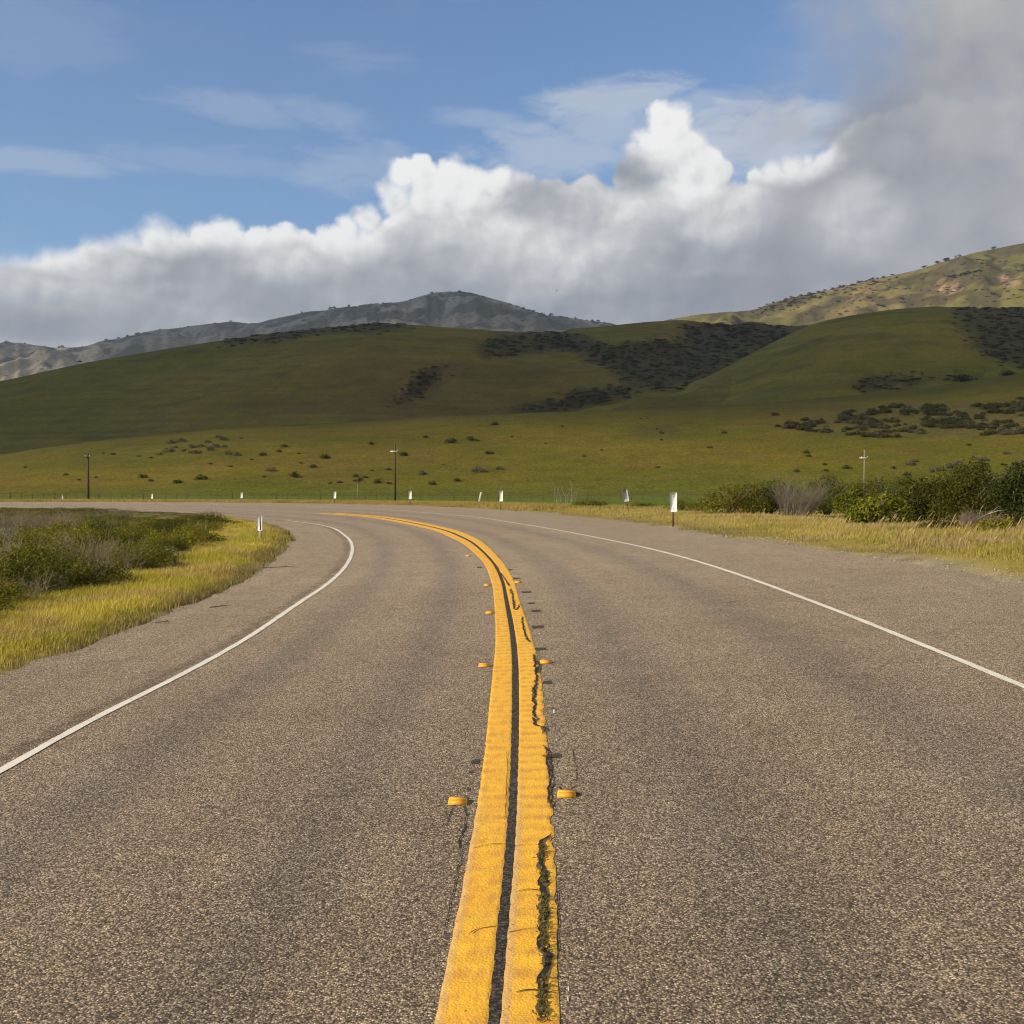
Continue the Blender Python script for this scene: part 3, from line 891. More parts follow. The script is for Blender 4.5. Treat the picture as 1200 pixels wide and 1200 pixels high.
def hill(name, ridge, yf, yr, zf, nt, ns, amp, nscale, colf, mat, label, tr=(-.95, .95), back=.7, pw=1.15, jitter=0.0, ridgedn=False, seed=1, stretch=1.0, yrn=0.0, carve=None, wd=0.0):
    e = ray(np.array([p[0] for p in ridge], float), np.array([p[1] for p in ridge], float))
    tt = e[:, 0] / e[:, 1]; ee = e[:, 2] / e[:, 1]
    t = np.linspace(tr[0], tr[1], nt)
    E = np.interp(t, tt, ee)
    k = np.hanning(13); k /= k.sum(); E = np.convolve(np.pad(E, 6, mode='edge'), k, 'valid')
    # beyond the traced part: gentle continuation
    outside = np.maximum(tt[0] - t, 0) + np.maximum(t - tt[-1], 0)
    E = E + np.minimum(outside, .4) * .03 * np.sin(outside * 9)
    E = E + jitter * (fbm(t * 60, 0 * t, seed + 50, 4) - .5)
    s = np.concatenate([np.linspace(0, 1, ns), 1 + np.linspace(0, back, ns // 3)[1:]])
    Yr = np.interp(t, [p[0] for p in yr], [p[1] for p in yr]) * (1 + yrn * (fbm(t * 5, 0 * t, seed + 31, 3) - .5)); Yf = np.interp(t, [p[0] for p in yf], [p[1] for p in yf])
    T, Sx = np.meshgrid(t, s, indexing='ij'); Y = Yf[:, None] + (Yr - Yf)[:, None] * Sx; X = T * Y
    prof = np.where(Sx <= 1, np.sin(pi / 2 * np.clip(Sx, 0, 1)) ** pw, np.cos(pi / 2 * np.clip((Sx - 1) / back, 0, 1)) ** 1.0)
    zr = H + E * Yr
    Xw = X + wd * (fbm(X * nscale * .6, Y * nscale * .6, seed + 70, 3) - .5); Yw = Y + wd * (fbm(X * nscale * .6 + 9, Y * nscale * .6, seed + 73, 3) - .5)
    nz = fbm(Xw * nscale, Yw * nscale * stretch, seed, 6, .5, ridgedn) - (.5 if not ridgedn else .6)
    z = zf + (zr - zf)[:, None] * prof + amp * nz * np.clip(np.minimum(Sx * 2.5, (1 + back - Sx) * 2), 0, 1)
    for _ in range(3):
        q = (z - H) / Y; im = q.argmax(1); r = np.arange(nt)
        kk = (E * Y[r, im] + H - zf) / np.maximum(z[r, im] - zf, 1e-3); kk = np.clip(kk, .2, 4)
        z = zf + (z - zf) * np.convolve(np.pad(kk, 1, mode='edge'), [.2, .6, .2], 'valid')[:, None]
    if carve:
        qx, qy = project(np.stack([X, Y, z], -1).reshape(-1, 3)); cm = polymask(qx, qy, carve[0], 14, 7).reshape(X.shape)
        kn = np.hanning(9); kn /= kn.sum()
        for ax in (0, 1): cm = np.apply_along_axis(lambda r_: np.convolve(r_, kn, 'same'), ax, cm)
        z = z - carve[1] * cm * sstep(1.0, .8, Sx)
    h = Hill(); h.X, h.Y, h.Z, h.t, h.s = X, Y, z, t, s
    V = np.stack([X, Y, z], -1).reshape(-1, 3)
    h.px, h.py = project(V); h.px = h.px.reshape(X.shape); h.py = h.py.reshape(X.shape)
    ns_ = len(s)
    # sideways slope; mountain colours go darker on flanks falling to the right
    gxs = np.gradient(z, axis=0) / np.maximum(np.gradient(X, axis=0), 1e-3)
    col = colf(V, h.px.ravel(), h.py.ravel(), gxs.ravel(), Sx.ravel())
    i, j = np.meshgrid(np.arange(nt - 1), np.arange(ns_ - 1), indexing='ij'); a = (i * ns_ + j).ravel()
    h.o = obj(name, mesh_np(name, V, [np.stack([a, a + ns_, a + ns_ + 1, a + 1], 1)], True, {'col': col}), mat)
    tag(h.o, label, 'hill', None, 'structure')
    return h


def hill_at(h, px, py):
    r = ray(px, py); t = r[0] / r[1]
    fi = np.interp(t, h.t, np.arange(len(h.t))); i0 = int(np.clip(int(fi), 0, len(h.t) - 2)); f = fi - i0
    yy_ = h.py[i0] * (1 - f) + h.py[i0 + 1] * f
    k = np.argmax(yy_ <= py)
    if k == 0: k = int(yy_.argmin())
    k = max(k, 1); w = np.clip((yy_[k - 1] - py) / (yy_[k - 1] - yy_[k] + 1e-9), 0, 1)
    fz = lambda M: (M[i0, k - 1] * (1 - f) + M[i0 + 1, k - 1] * f) * (1 - w) + (M[i0, k] * (1 - f) + M[i0 + 1, k] * f) * w
    return np.array([fz(h.X), fz(h.Y), fz(h.Z)])


GRS = np.array([.128, .103, .010]); GRS2 = np.array([.100, .094, .008]); BRN = np.array([.138, .090, .022]); DK = np.array([.052, .044, .018])


def col_near(V, px, py, gx_, s):
    n = fbm(V[:, 0] * .02, V[:, 1] * .02, 5, 5); n2 = fbm(V[:, 0] * .09, V[:, 1] * .2, 6, 4); n3 = fbm(V[:, 0] * .35, V[:, 1] * .35, 16, 3)
    c = mixc(np.tile(GRS2, (len(V), 1)), GRS, sstep(.38, .6, n)); c = mixc(c, BRN, sstep(.52, .72, n2) * .55)
    c = mixc(c, np.array([.07, .055, .02]), polymask(px, py, [[(735, 500), (790, 497), (800, 507), (765, 513)], [(880, 478), (1000, 474), (1010, 479), (900, 483)]], 10, 4) * .5)
    c = mixc(c, np.array([.095, .082, .035]), polymask(px, py, [[(905, 500), (960, 488), (1000, 478), (1080, 474), (1230, 470), (1230, 508), (1120, 512), (1020, 513), (940, 505)]], 10, 9) * .5)
    c = mixc(c, np.array([.092, .108, .010]), sstep(582, 577, py) * .0 + sstep(.14, .04, s) * .8)
    tz = fbm(V[:, 0] * .012, V[:, 2] * 1.1 + 2 * n, 34, 4)
    return c * (.78 + .26 * n3[:, None] + .18 * tz[:, None])


M_HILLN = mat_soil('hillside_grass', 1.2, .6, (.52, 1.55), .12, .8)
M_HILLM = mat_soil('far_hillside_grass', .35, 1.2, (.78, 1.24), .02, .6)
near_hill = hill('grassy_hill', [(-400, 548), (-150, 542), (0, 533), (50, 525), (130, 515), (250, 503), (400, 495), (520, 488), (640, 483), (760, 480), (900, 472), (1000, 463), (1100, 452), (1200, 436), (1350, 425), (1600, 420)],
                 [(-1, 215), (0, 225), (1, 190)], [(-.5, 460), (0, 520), (.3, 560), (.46, 600), (1, 600)], -1.2, 760, 190, 5.0, .012, col_near, M_HILLN,
                 'sunlit yellow green grassy hill dotted with bushes behind the road', pw=1.1, seed=3)

MG = np.array([.138, .116, .010]); MG2 = np.array([.170, .127, .016])
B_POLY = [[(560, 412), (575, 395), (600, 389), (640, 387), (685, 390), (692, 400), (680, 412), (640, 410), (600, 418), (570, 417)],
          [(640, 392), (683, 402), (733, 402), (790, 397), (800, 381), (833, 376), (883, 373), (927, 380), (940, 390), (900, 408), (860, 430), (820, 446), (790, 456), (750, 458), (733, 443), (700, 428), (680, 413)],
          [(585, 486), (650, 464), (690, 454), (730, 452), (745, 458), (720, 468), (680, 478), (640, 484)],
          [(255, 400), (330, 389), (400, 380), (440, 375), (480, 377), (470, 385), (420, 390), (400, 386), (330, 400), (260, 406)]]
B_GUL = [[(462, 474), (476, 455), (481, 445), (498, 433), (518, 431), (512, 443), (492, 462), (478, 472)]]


def col_mid(polys, polys2=(), gain=1.0):
    def f(V, px, py, gx_, s):
        n = fbm(V[:, 0] * .006, V[:, 1] * .006, 25, 5); n2 = fbm(V[:, 0] * .03, V[:, 1] * .09, 26, 4); n3 = fbm(V[:, 0] * .12, V[:, 1] * .12, 27, 3)
        c = mixc(np.tile(MG, (len(V), 1)), MG2, sstep(.4, .62, n)); c = mixc(c, np.array([.090, .078, .012]), sstep(.55, .75, n2) * .6)
        c = mixc(c, np.array([.135, .090, .022]), sstep(.45, .62, fbm(V[:, 0] * .003, V[:, 1] * .012, 29, 4)) * .7)
        tz = fbm(V[:, 0] * .004, V[:, 2] * .55 + 2 * n, 33, 4); c = c * (.80 + .40 * tz[:, None])
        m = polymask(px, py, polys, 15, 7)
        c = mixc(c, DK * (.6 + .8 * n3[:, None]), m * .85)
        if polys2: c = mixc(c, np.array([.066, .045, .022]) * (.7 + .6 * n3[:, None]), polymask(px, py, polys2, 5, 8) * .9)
        return c * (.85 + .3 * n3[:, None]) * gain
    return f


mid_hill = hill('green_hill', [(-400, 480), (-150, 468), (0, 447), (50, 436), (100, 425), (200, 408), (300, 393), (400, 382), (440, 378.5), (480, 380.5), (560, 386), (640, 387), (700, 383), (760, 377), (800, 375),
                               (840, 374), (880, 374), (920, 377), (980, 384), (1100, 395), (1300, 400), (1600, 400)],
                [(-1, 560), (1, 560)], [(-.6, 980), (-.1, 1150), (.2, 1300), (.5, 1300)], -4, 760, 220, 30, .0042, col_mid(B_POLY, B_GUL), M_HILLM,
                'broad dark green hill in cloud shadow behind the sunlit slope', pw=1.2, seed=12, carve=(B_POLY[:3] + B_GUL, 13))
C_POLY = [[(1105, 363), (1150, 356), (1180, 353), (1260, 350), (1260, 436), (1177, 428), (1160, 417), (1133, 398), (1143, 390), (1120, 380), (1130, 372)],
          [(998, 442), (1033, 439), (1097, 441), (1080, 447), (1050, 453), (1013, 458)], [(1108, 442), (1130, 437), (1152, 440), (1145, 446), (1115, 447)]]
spur = hill('green_spur', [(-400, 550), (300, 545), (560, 515), (640, 492), (690, 474), (760, 460), (830, 441), (870, 420), (920, 394), (960, 377), (1000, 369), (1050, 362), (1100, 358.5), (1130, 356.5), (1170, 356), (1200, 356), (1350, 350), (1600, 350)],
            [(-1, 540), (0, 560), (.5, 620), (1, 640)], [(-.4, 700), (0, 800), (.2, 980), (.46, 1050), (1, 1100)], -4, 700, 200, 14, .004, col_mid(C_POLY, (), 1.22), M_HILLM,  # cover colour lightened to stand in for the half-lit slope of the spur
            'smooth green spur with dark scrub in cloud shadow on the right', pw=1.05, seed=21, carve=(C_POLY, 8))


def col_sunmt(V, px, py, gx_, s):
    n = fbm(V[:, 0] * .004, V[:, 1] * .004, 35, 6); n2 = fbm(V[:, 0] * .02, V[:, 1] * .02, 36, 5); n3 = fbm(V[:, 0] * .06, V[:, 1] * .06, 37, 3)
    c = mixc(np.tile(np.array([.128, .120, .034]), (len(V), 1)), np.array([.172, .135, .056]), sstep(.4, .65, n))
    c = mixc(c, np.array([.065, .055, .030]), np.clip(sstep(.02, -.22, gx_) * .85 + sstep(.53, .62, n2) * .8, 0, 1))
    c = mixc(c, np.array([.070, .058, .034]), polymask(px, py, [[(1075, 345), (1085, 328), (1105, 312), (1138, 300), (1150, 310), (1115, 328), (1090, 346)], [(1168, 309), (1176, 292), (1184, 290), (1182, 308)], [(940, 372), (965, 352), (985, 345), (985, 356), (960, 374)], [(880, 382), (905, 362), (915, 360), (905, 380)]], 9, 15) * .7)
    c = mixc(c, np.array([.30, .20, .13]), polymask(px, py, [[(1098, 343), (1104, 328), (1118, 326), (1124, 342), (1112, 348)], [(1172, 333), (1176, 322), (1198, 320), (1200, 333)]], 8, 5) * sstep(.4, .6, n3))
    return c * (.75 + .5 * n3[:, None])


M_MT = mat_soil('mountain_cover', .09, 3, (.75, 1.25), .01, .7)
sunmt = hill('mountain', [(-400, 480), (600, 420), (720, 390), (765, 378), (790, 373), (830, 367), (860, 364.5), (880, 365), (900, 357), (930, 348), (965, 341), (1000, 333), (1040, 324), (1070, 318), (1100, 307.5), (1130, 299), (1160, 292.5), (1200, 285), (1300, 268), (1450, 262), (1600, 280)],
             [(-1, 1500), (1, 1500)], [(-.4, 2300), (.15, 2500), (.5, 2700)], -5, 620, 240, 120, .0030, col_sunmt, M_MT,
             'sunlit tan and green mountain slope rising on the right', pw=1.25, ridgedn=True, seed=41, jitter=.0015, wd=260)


def col_far(V, px, py, gx_, s):
    n = fbm(V[:, 0] * .002, V[:, 1] * .002, 45, 6); n2 = fbm(V[:, 0] * .012, V[:, 1] * .012, 46, 5)
    c = mixc(np.tile(np.array([.29, .24, .165]), (len(V), 1)), np.array([.17, .15, .11]), sstep(.42, .6, n))
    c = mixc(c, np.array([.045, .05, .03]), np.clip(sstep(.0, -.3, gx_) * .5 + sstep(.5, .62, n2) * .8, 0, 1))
    return c


farmt = hill('far_mountain', [(-500, 380), (-200, 392), (0, 401), (30, 402), (60, 407), (92, 407), (130, 398), (165, 390), (210, 384), (250, 379), (270, 377), (300, 379), (330, 372), (370, 364), (400, 361), (430, 357), (470, 353.5),
                               (497, 346), (512, 342), (530, 340.5), (550, 342.5), (580, 350), (600, 357), (640, 369), (660, 371), (680, 375), (712, 378), (760, 388), (850, 400), (1100, 420), (1600, 420)],
             [(-1, 2600), (1, 2600)], [(-.5, 4600), (0, 4300), (.3, 4500), (1, 4600)], -8, 860, 300, 210, .0017, col_far, M_MT,
             'hazy grey brown mountain range far behind the green hills', pw=1.1, ridgedn=True, seed=61, jitter=.0022, wd=520)

# ------------------------------------------------------------------ vegetation
M_LEAF = leaf_mat('shrub_leaves', .25, .75, .1)
M_TWIG = leaf_mat('grey_twigs', 0, .9, .1)
M_GRASS = leaf_mat('grass_blades', .38, .6, .2)
M_WOODY = flat_mat('grey_brown_stem', (.16, .125, .095), .9, .3, 20)


def unit(n, r=rng):
    v = r.normal(size=(n, 3)); return v / np.linalg.norm(v, axis=1)[:, None]


def leaf_quads(P, N, size, r, aspect=.55, wobble=.7):
    """rhombus leaves at P, roughly facing N"""
    n = len(P)
    N = N + wobble * r.normal(size=(n, 3)) * .7; N /= np.linalg.norm(N, axis=1)[:, None]
    T = np.cross(N, unit(n, r)); T /= np.linalg.norm(T, axis=1)[:, None] + 1e-9
    B = np.cross(N, T); sz = (size * (.6 + .8 * r.random(n)))[:, None]
    fold = N * sz * .18
    V = np.stack([P - T * sz, P + B * sz * aspect + fold, P + T * sz, P - B * sz * aspect + fold], 1).reshape(-1, 3)
    i = np.arange(n) * 4
    return V, np.stack([i, i + 1, i + 2, i + 3], 1)


def shrub_mesh(name, w, d, h, nclump, nleaf, leaf, c0, c1, seed, flat=.55, lean=0.0, var=.5, lowp=.35):
    """crown of leaf clumps spread over an uneven dome"""
    r = np.random.default_rng(seed)
    a = r.random(nclump) * 2 * pi; q = np.sqrt(r.random(nclump)) * .72
    cx = np.cos(a) * q * w / 2; cy = np.sin(a) * q * d / 2
    dome = np.sqrt(np.clip(1 - (q / .95) ** 2, .05, 1))
    rad = (.12 + .17 * r.random(nclump)) * min(w, d)
    rad = np.minimum(rad, h * .46)
    ctop = h * dome * (.70 + .38 * r.random(nclump))
    cz = np.maximum(ctop - rad, rad * .25)
    low = r.random(nclump) < lowp; cz = np.where(low, cz * (.12 + .5 * r.random(nclump)), cz)
    k = r.integers(0, nclump, nleaf)
    dirs = unit(nleaf, r); dirs[:, 2] = np.where(dirs[:, 2] < -.35, -dirs[:, 2], dirs[:, 2])
    rr = rad[k] * (1 - .55 * r.random(nleaf) ** 2.2) * (1 + .25 * (r.random(nleaf) < .06))
    P = np.stack([cx[k], cy[k], cz[k]], 1) + dirs * rr[:, None] * np.array([1, 1, .9])
    P[:, 0] += lean * P[:, 2]
    P[:, 2] = np.maximum(P[:, 2], .02)
    V, Q = leaf_quads(P, dirs + [0, 0, .35], leaf, r)
    tint = (r.random(nclump)[k] * .6 + r.random(nleaf) * .4)
    c = np.array(c0) * (1 - tint[:, None]) + np.array(c1) * tint[:, None]; c = c * (1 - var * .4 + var * .8 * r.random(nleaf)[:, None])
    return mesh_np(name, V, [Q], False, {'col': np.repeat(c, 4, 0)})


def stems_mesh(name, w, h, n, seed, rad=.012, lean=0.0):
    r = np.random.default_rng(seed); b = MB()
    for i in range(n):
        a = r.random() * 2 * pi; R = w * (.1 + .28 * r.random()); hh = h * (.45 + .4 * r.random())
        p = [(R * .15 * cos(a), R * .15 * sin(a), -.03), (R * .5 * cos(a), R * .5 * sin(a), hh * .5), (R * cos(a + .3) + lean * hh, R * sin(a + .3), hh)]
        b.tube(p, [rad * 1.3, rad, rad * .5], 4)
    return b.me(name)


def twig_mesh(name, w, h, n, seed, c0, c1, rad=.004, lean=0.0, sub=4, spread=.5):
    """bare bush: fans of thin upright branching twigs"""
    r = np.random.default_rng(seed); Vs = []; Qs = []; Cs = []; base = 0
    def seg(p, q_, ra, rb, c):
        nonlocal base
        t = q_ - p; t = t / (np.linalg.norm(t) + 1e-9); u = np.cross(t, [.3, .9, .2]); u /= np.linalg.norm(u); v = np.cross(t, u)
        ring = [(cos(k) * u + sin(k) * v) for k in (0, 2.094, 4.189)]
        Vs.append(np.array([p + ra * k for k in ring] + [q_ + rb * k for k in ring])); Qs.append(np.array([(k, (k + 1) % 3, 3 + (k + 1) % 3, 3 + k) for k in range(3)]) + base)
        Cs.append(np.tile(c, (6, 1))); base += 6
    for i in range(n):
        a = r.random() * 2 * pi; R = w * .5 * math.sqrt(r.random()) * .8
        p = np.array([R * cos(a), R * sin(a), -.02]); L = h * (.5 + .5 * r.random()); dr = np.array([cos(a) * spread * r.random() + lean, sin(a) * spread * r.random(), 1.0]); dr /= np.linalg.norm(dr)
        c = np.array(c0) + (np.array(c1) - np.array(c0)) * r.random()
        m = p + dr * L * .5; e = m + (dr + .35 * r.normal(size=3)) * L * .5
        seg(p, m, rad * 1.4, rad, c); seg(m, e, rad, rad * .4, c)
        for k in range(sub):
            f = .3 + .65 * r.random(); b0 = p + (m - p) * min(f * 2, 1) if f < .5 else m + (e - m) * (f * 2 - 1)
            seg(b0, b0 + (dr + .8 * r.normal(size=3) * [1, 1, .5]) * L * (.16 + .18 * r.random()), rad * .7, rad * .25, c * (.85 + .3 * r.random()))
    return mesh_np(name, np.concatenate(Vs), [np.concatenate(Qs)], False, {'col': np.concatenate(Cs)})


def shrub(name, kids, loc, lab, cat='shrub', group=None, rz=0, sc=(1, 1, 1)):
    """kids: [(part name, mesh, material)]"""
    o = empty(name, loc, (0, 0, rz)); o.scale = sc
    for nm, me, m in kids: obj(nm, me, m, o)
    return tag(o, lab, cat, group)


def grass_mesh(name, P, hgt, wid, lean, c0, c1, r, tipc=None, c2=None, edge=None):
    n = len(P)
    a = r.random(n) * 2 * pi; T = np.stack([np.cos(a), np.sin(a), 0 * a], 1)
    la = r.random(n) * 2 * pi; L = np.stack([np.cos(la), np.sin(la), 0 * la], 1) * (.15 + .5 * r.random(n))[:, None] + np.array(lean)
    h = hgt[:, None]; up = np.array([0, 0, 1.0]); w = wid[:, None]
    p0 = P - up * .02; p1 = P + up * h * .55 + L * h * .22; p2 = P + up * h * (1 - .12 * np.linalg.norm(L, axis=1)[:, None]) + L * h * .75
    V = np.stack([p0 - T * w, p0 + T * w, p1 + T * w * .8, p1 - T * w * .8, p2], 1).reshape(-1, 3)
    i = np.arange(n) * 5
    t = r.random(n)[:, None]; tn = sstep(.35, .65, fbm(P[:, 0] * .45, P[:, 1] * .45, 71, 4))[:, None]
    t = np.clip(.65 * tn + .35 * t, 0, 1)
    c = (np.array(c0) * (1 - t) + np.array(c1) * t) * (.8 + .4 * r.random(n)[:, None])
    if c2 is not None:
        bp = (sstep(.48, .66, fbm(P[:, 0] * .9, P[:, 1] * .9, 75, 4)) * .8 * (r.random(n) < .8))[:, None]; c = c * (1 - bp) + np.array(c2) * bp * (.75 + .5 * r.random(n)[:, None])
    if edge is not None: c = c * (1 - edge[:, None]) + np.array([.20, .15, .07]) * edge[:, None] * (.7 + .6 * r.random(n)[:, None])
    C = np.repeat(c[:, None, :], 5, 1)
    if tipc is not None: C[:, 4] = C[:, 4] * .4 + np.array(tipc) * .6
    return mesh_np(name, V, [np.stack([i, i + 1, i + 2, i + 3], 1), np.stack([i + 3, i + 2, i + 4], 1)], False, {'col': C.reshape(-1, 3)})


def wpoly(img): return unproj(*np.array(img, float).T)[:, :2]


def sample_poly(poly, n, r, dens=None):
    lo = poly.min(0); hi = poly.max(0); out = []; tot = 0
    while tot < n:
        q = lo + (hi - lo) * r.random((n * 3, 2)); ok = inpoly(q[:, 0], q[:, 1], poly)
        if dens is not None: ok &= r.random(len(q)) < dens(q)
        out.append(q[ok]); tot += ok.sum()
    return np.vstack(out)[:n]


def P3(q): return np.concatenate([q, gz(q[:, 0], q[:, 1])[:, None]], 1)


# --- left verge
SB = [(-420, 900), (-200, 800), (0, 710), (40, 697), (100, 690), (140, 680), (170, 668), (200, 655), (232, 642), (247, 628), (256, 612), (250, 605), (236, 603)]    # scrub edge
VERGE_L = wpoly([(233, 605), (283, 610), (313, 615), (337, 622), (343, 630), (337, 640), (320, 656.7), (290, 678), (250, 698), (200, 716.7), (150, 738), (100, 756.7), (47, 775), (0, 790), (-150, 850), (-420, 960)] + SB)
r1 = np.random.default_rng(11)
q = sample_poly(VERGE_L, 105000, r1, lambda q: np.clip((9 / np.maximum(q[:, 1], 3)) ** 1.1, 0, 1))
q = q + r1.normal(size=q.shape) * .07; de, _, _ = nearest(LE, q); de = np.where(inpoly(q[:, 0], q[:, 1], ROADPOLY), 0, de)
keep = (r1.random(len(q)) < .10 + .90 * sstep(.05, .45, de + .9 * (fbm(q[:, 0] * 1.1, q[:, 1] * 1.1, 5, 4) - .5))); q = q[keep]; de = de[keep]
hh = (.05 + .11 * r1.random(len(q)) + .09 * sstep(.4, .7, fbm(q[:, 0] * .8, q[:, 1] * .8, 8, 3))) * (.6 + .4 * sstep(.1, .9, de))
me = grass_mesh('verge_grass', P3(q), hh, (.0028 + .00016 * q[:, 1]), (.12, .04, 0), (.35, .325, .034), (.62, .50, .09), r1, None, (.46, .34, .13), .85 * sstep(.75, .05, de + .5 * (fbm(q[:, 0] * 1.2, q[:, 1] * 1.2, 6, 4) - .5)))
tag(obj('verge_grass', me, M_GRASS), 'yellow green grass verge inside the bend on the left', 'grass', None, 'stuff')

# --- right and far verges (outside of the bend)
def band(poly_line, a, b, n, r, ymax, ymin, power=1.1):
    s = arc(poly_line); out = []; tot = 0
    t = np.gradient(poly_line, axis=0); t /= np.linalg.norm(t, axis=1)[:, None]; nrm = np.stack([t[:, 1], -t[:, 0]], 1)
    while tot < n:
        i = r.integers(0, len(poly_line), n * 2); dd = a + (b - a) * r.random(n * 2)
        q = poly_line[i] + nrm[i] * dd[:, None] + r.normal(size=(n * 2, 2)) * .1
        px, _ = project(P3(q))
        ok = (q[:, 1] < ymax) & (q[:, 1] > ymin) & (px > -60) & (px < 1700) & (r.random(n * 2) < np.clip((18 / np.maximum(q[:, 1], 3)) ** power, 0, 1)) & (~inpoly(q[:, 0], q[:, 1], ROADPOLY))
        out.append(np.concatenate([q[ok], dd[ok, None]], 1)); tot += ok.sum()
    return np.vstack(out)[:n]


r2 = np.random.default_rng(12)
qb = band(RE, .15, 7.5, 125000, r2, 62, 4); q = qb[:, :2]; de = qb[:, 2]
nn = fbm(q[:, 0] * .25, q[:, 1] * .25, 14, 2); gw_ = .25 + 1.0 * sstep(.5, .8, fbm(q[:, 0] * .22, q[:, 1] * .22, 14, 2))
keep = r2.random(len(q)) < .02 + .98 * sstep(.6, 1.6, de / gw_); q = q[keep]; de = de[keep]
hh = (.06 + .14 * r2.random(len(q)) + .10 * sstep(.4, .7, fbm(q[:, 0] * .5, q[:, 1] * .5, 18, 3))) * (.28 + .60 * sstep(.5, 3.2, de))
me = grass_mesh('verge_grass', P3(q), hh, (.003 + .00018 * q[:, 1]), (.22, .04, 0), (.26, .245, .028), (.47, .375, .095), r2, (.48, .36, .13), (.38, .28, .145), .7 * sstep(2.0, .4, de + 1.2 * (fbm(q[:, 0] * .7, q[:, 1] * .7, 7, 4) - .5)))
tag(obj('verge_grass', me, M_GRASS), 'dry golden grass verge outside the bend on the right', 'grass', None, 'stuff')
r3 = np.random.default_rng(13)
qb = band(RE, .2, 9, 60000, r3, 135, 62, .6); q = qb[:, :2]; de = qb[:, 2]
hh = (.10 + .22 * r3.random(len(q))) * (.4 + .6 * sstep(.2, 2.2, de))
me = grass_mesh('verge_grass', P3(q), hh, .012 + .00012 * q[:, 1], (.15, 0, 0), (.23, .20, .035), (.44, .33, .10), r3, (.46, .33, .11))
tag(obj('verge_grass', me, M_GRASS), 'low straw coloured grass along the far outside of the bend', 'grass', None, 'stuff')
# seed heads of the tall grass on the right
r4 = np.random.default_rng(14)
qb = band(RE, 2.0, 6.5, 750, r4, 55, 10); q = qb[:, :2]
b = MB(); Vs = []
P = P3(q); hh = .24 + .26 * r4.random(len(q)); T = np.stack([np.cos(r4.random(len(q)) * 6.3), np.sin(r4.random(len(q)) * 6.3), 0 * hh], 1); ln = np.stack([.32 + .25 * r4.random(len(q)), .1 * r4.normal(size=len(q)), 0 * hh], 1)
top = P + np.array([0, 0, 1.0]) * hh[:, None] + ln * hh[:, None]; midp = P + np.array([0, 0, .62]) * hh[:, None] + ln * hh[:, None] * .42
w0 = .003; w1 = .009
V = np.stack([P - T * w0, P + T * w0, midp + T * w0, midp - T * w0, .55 * midp + .45 * top + T * w1, .55 * midp + .45 * top - T * w1, top], 1).reshape(-1, 3); i = np.arange(len(q)) * 7
C = np.tile(np.array([[.33, .25, .11]] * 4 + [[.46, .33, .17]] * 3), (len(q), 1)) * np.repeat(.8 + .4 * r4.random(len(q)), 7)[:, None]
me = mesh_np('seed_grass', V, [np.vstack([np.stack([i, i + 1, i + 2, i + 3], 1), np.stack([i + 3, i + 2, i + 4, i + 5], 1)]), np.stack([i + 5, i + 4, i + 6], 1)], False, {'col': C})
tag(obj('seed_grass', me, M_GRASS), 'tall pale seed heads leaning over the right verge', 'grass', None, 'stuff')

# --- left scrub patch
G0, G1 = (.075, .082, .009), (.20, .19, .018)          # dark coyote brush
Y0, Y1 = (.110, .118, .010), (.25, .22, .020)          # fresh yellow green
W0, W1 = (.20, .20, .12), (.36, .35, .25)          # grey sage
T0, T1 = (.165, .135, .075), (.30, .25, .155)          # bare twigs
leafy = [shrub_mesh('foliage', 1.7, 1.5, .62, 36, 3600, .021, (.045, .052, .008), (.125, .128, .014), 160 + k) for k in range(3)] + [shrub_mesh('foliage', 1.7, 1.5, .62, 36, 3600, .021, G0, G1, 100 + k) for k in range(3)] + [shrub_mesh('foliage', 1.5, 1.4, .60, 32, 3200, .021, Y0, Y1, 110 + k) for k in range(2)]
sage = [shrub_mesh('foliage', 1.3, 1.2, .55, 26, 2100, .024, W0, W1, 120 + k) for k in range(2)]
bare = [twig_mesh('twigs', 1.6, .62, 62, 130 + k, T0, T1, .0062, .08, 5) for k in range(3)]
stems = stems_mesh('stems', 1.2, .5, 9, 140)
SCRUB = wpoly(SB + [(167, 600.5), (67, 597.6), (0, 596.6), (-100, 596.4), (-420, 598)])
r5 = np.random.default_rng(15)
cand = sample_poly(SCRUB, 9000, r5, lambda q: np.clip((16 / np.maximum(q[:, 1], 5)) ** .9, 0, 1)); cpx, cpy = project(P3(cand)); cand = cand[(cpx > -70)]
SB_W = wpoly(SB)
picked = []
for c in cand:
    sp = .85 + .008 * c[1]
    if all((c[0] - p[0]) ** 2 + (c[1] - p[1]) ** 2 > sp * sp for p in picked): picked.append(c)
    if len(picked) >= 285: break
GRP = ('shrubs of the scrub patch inside the bend',)
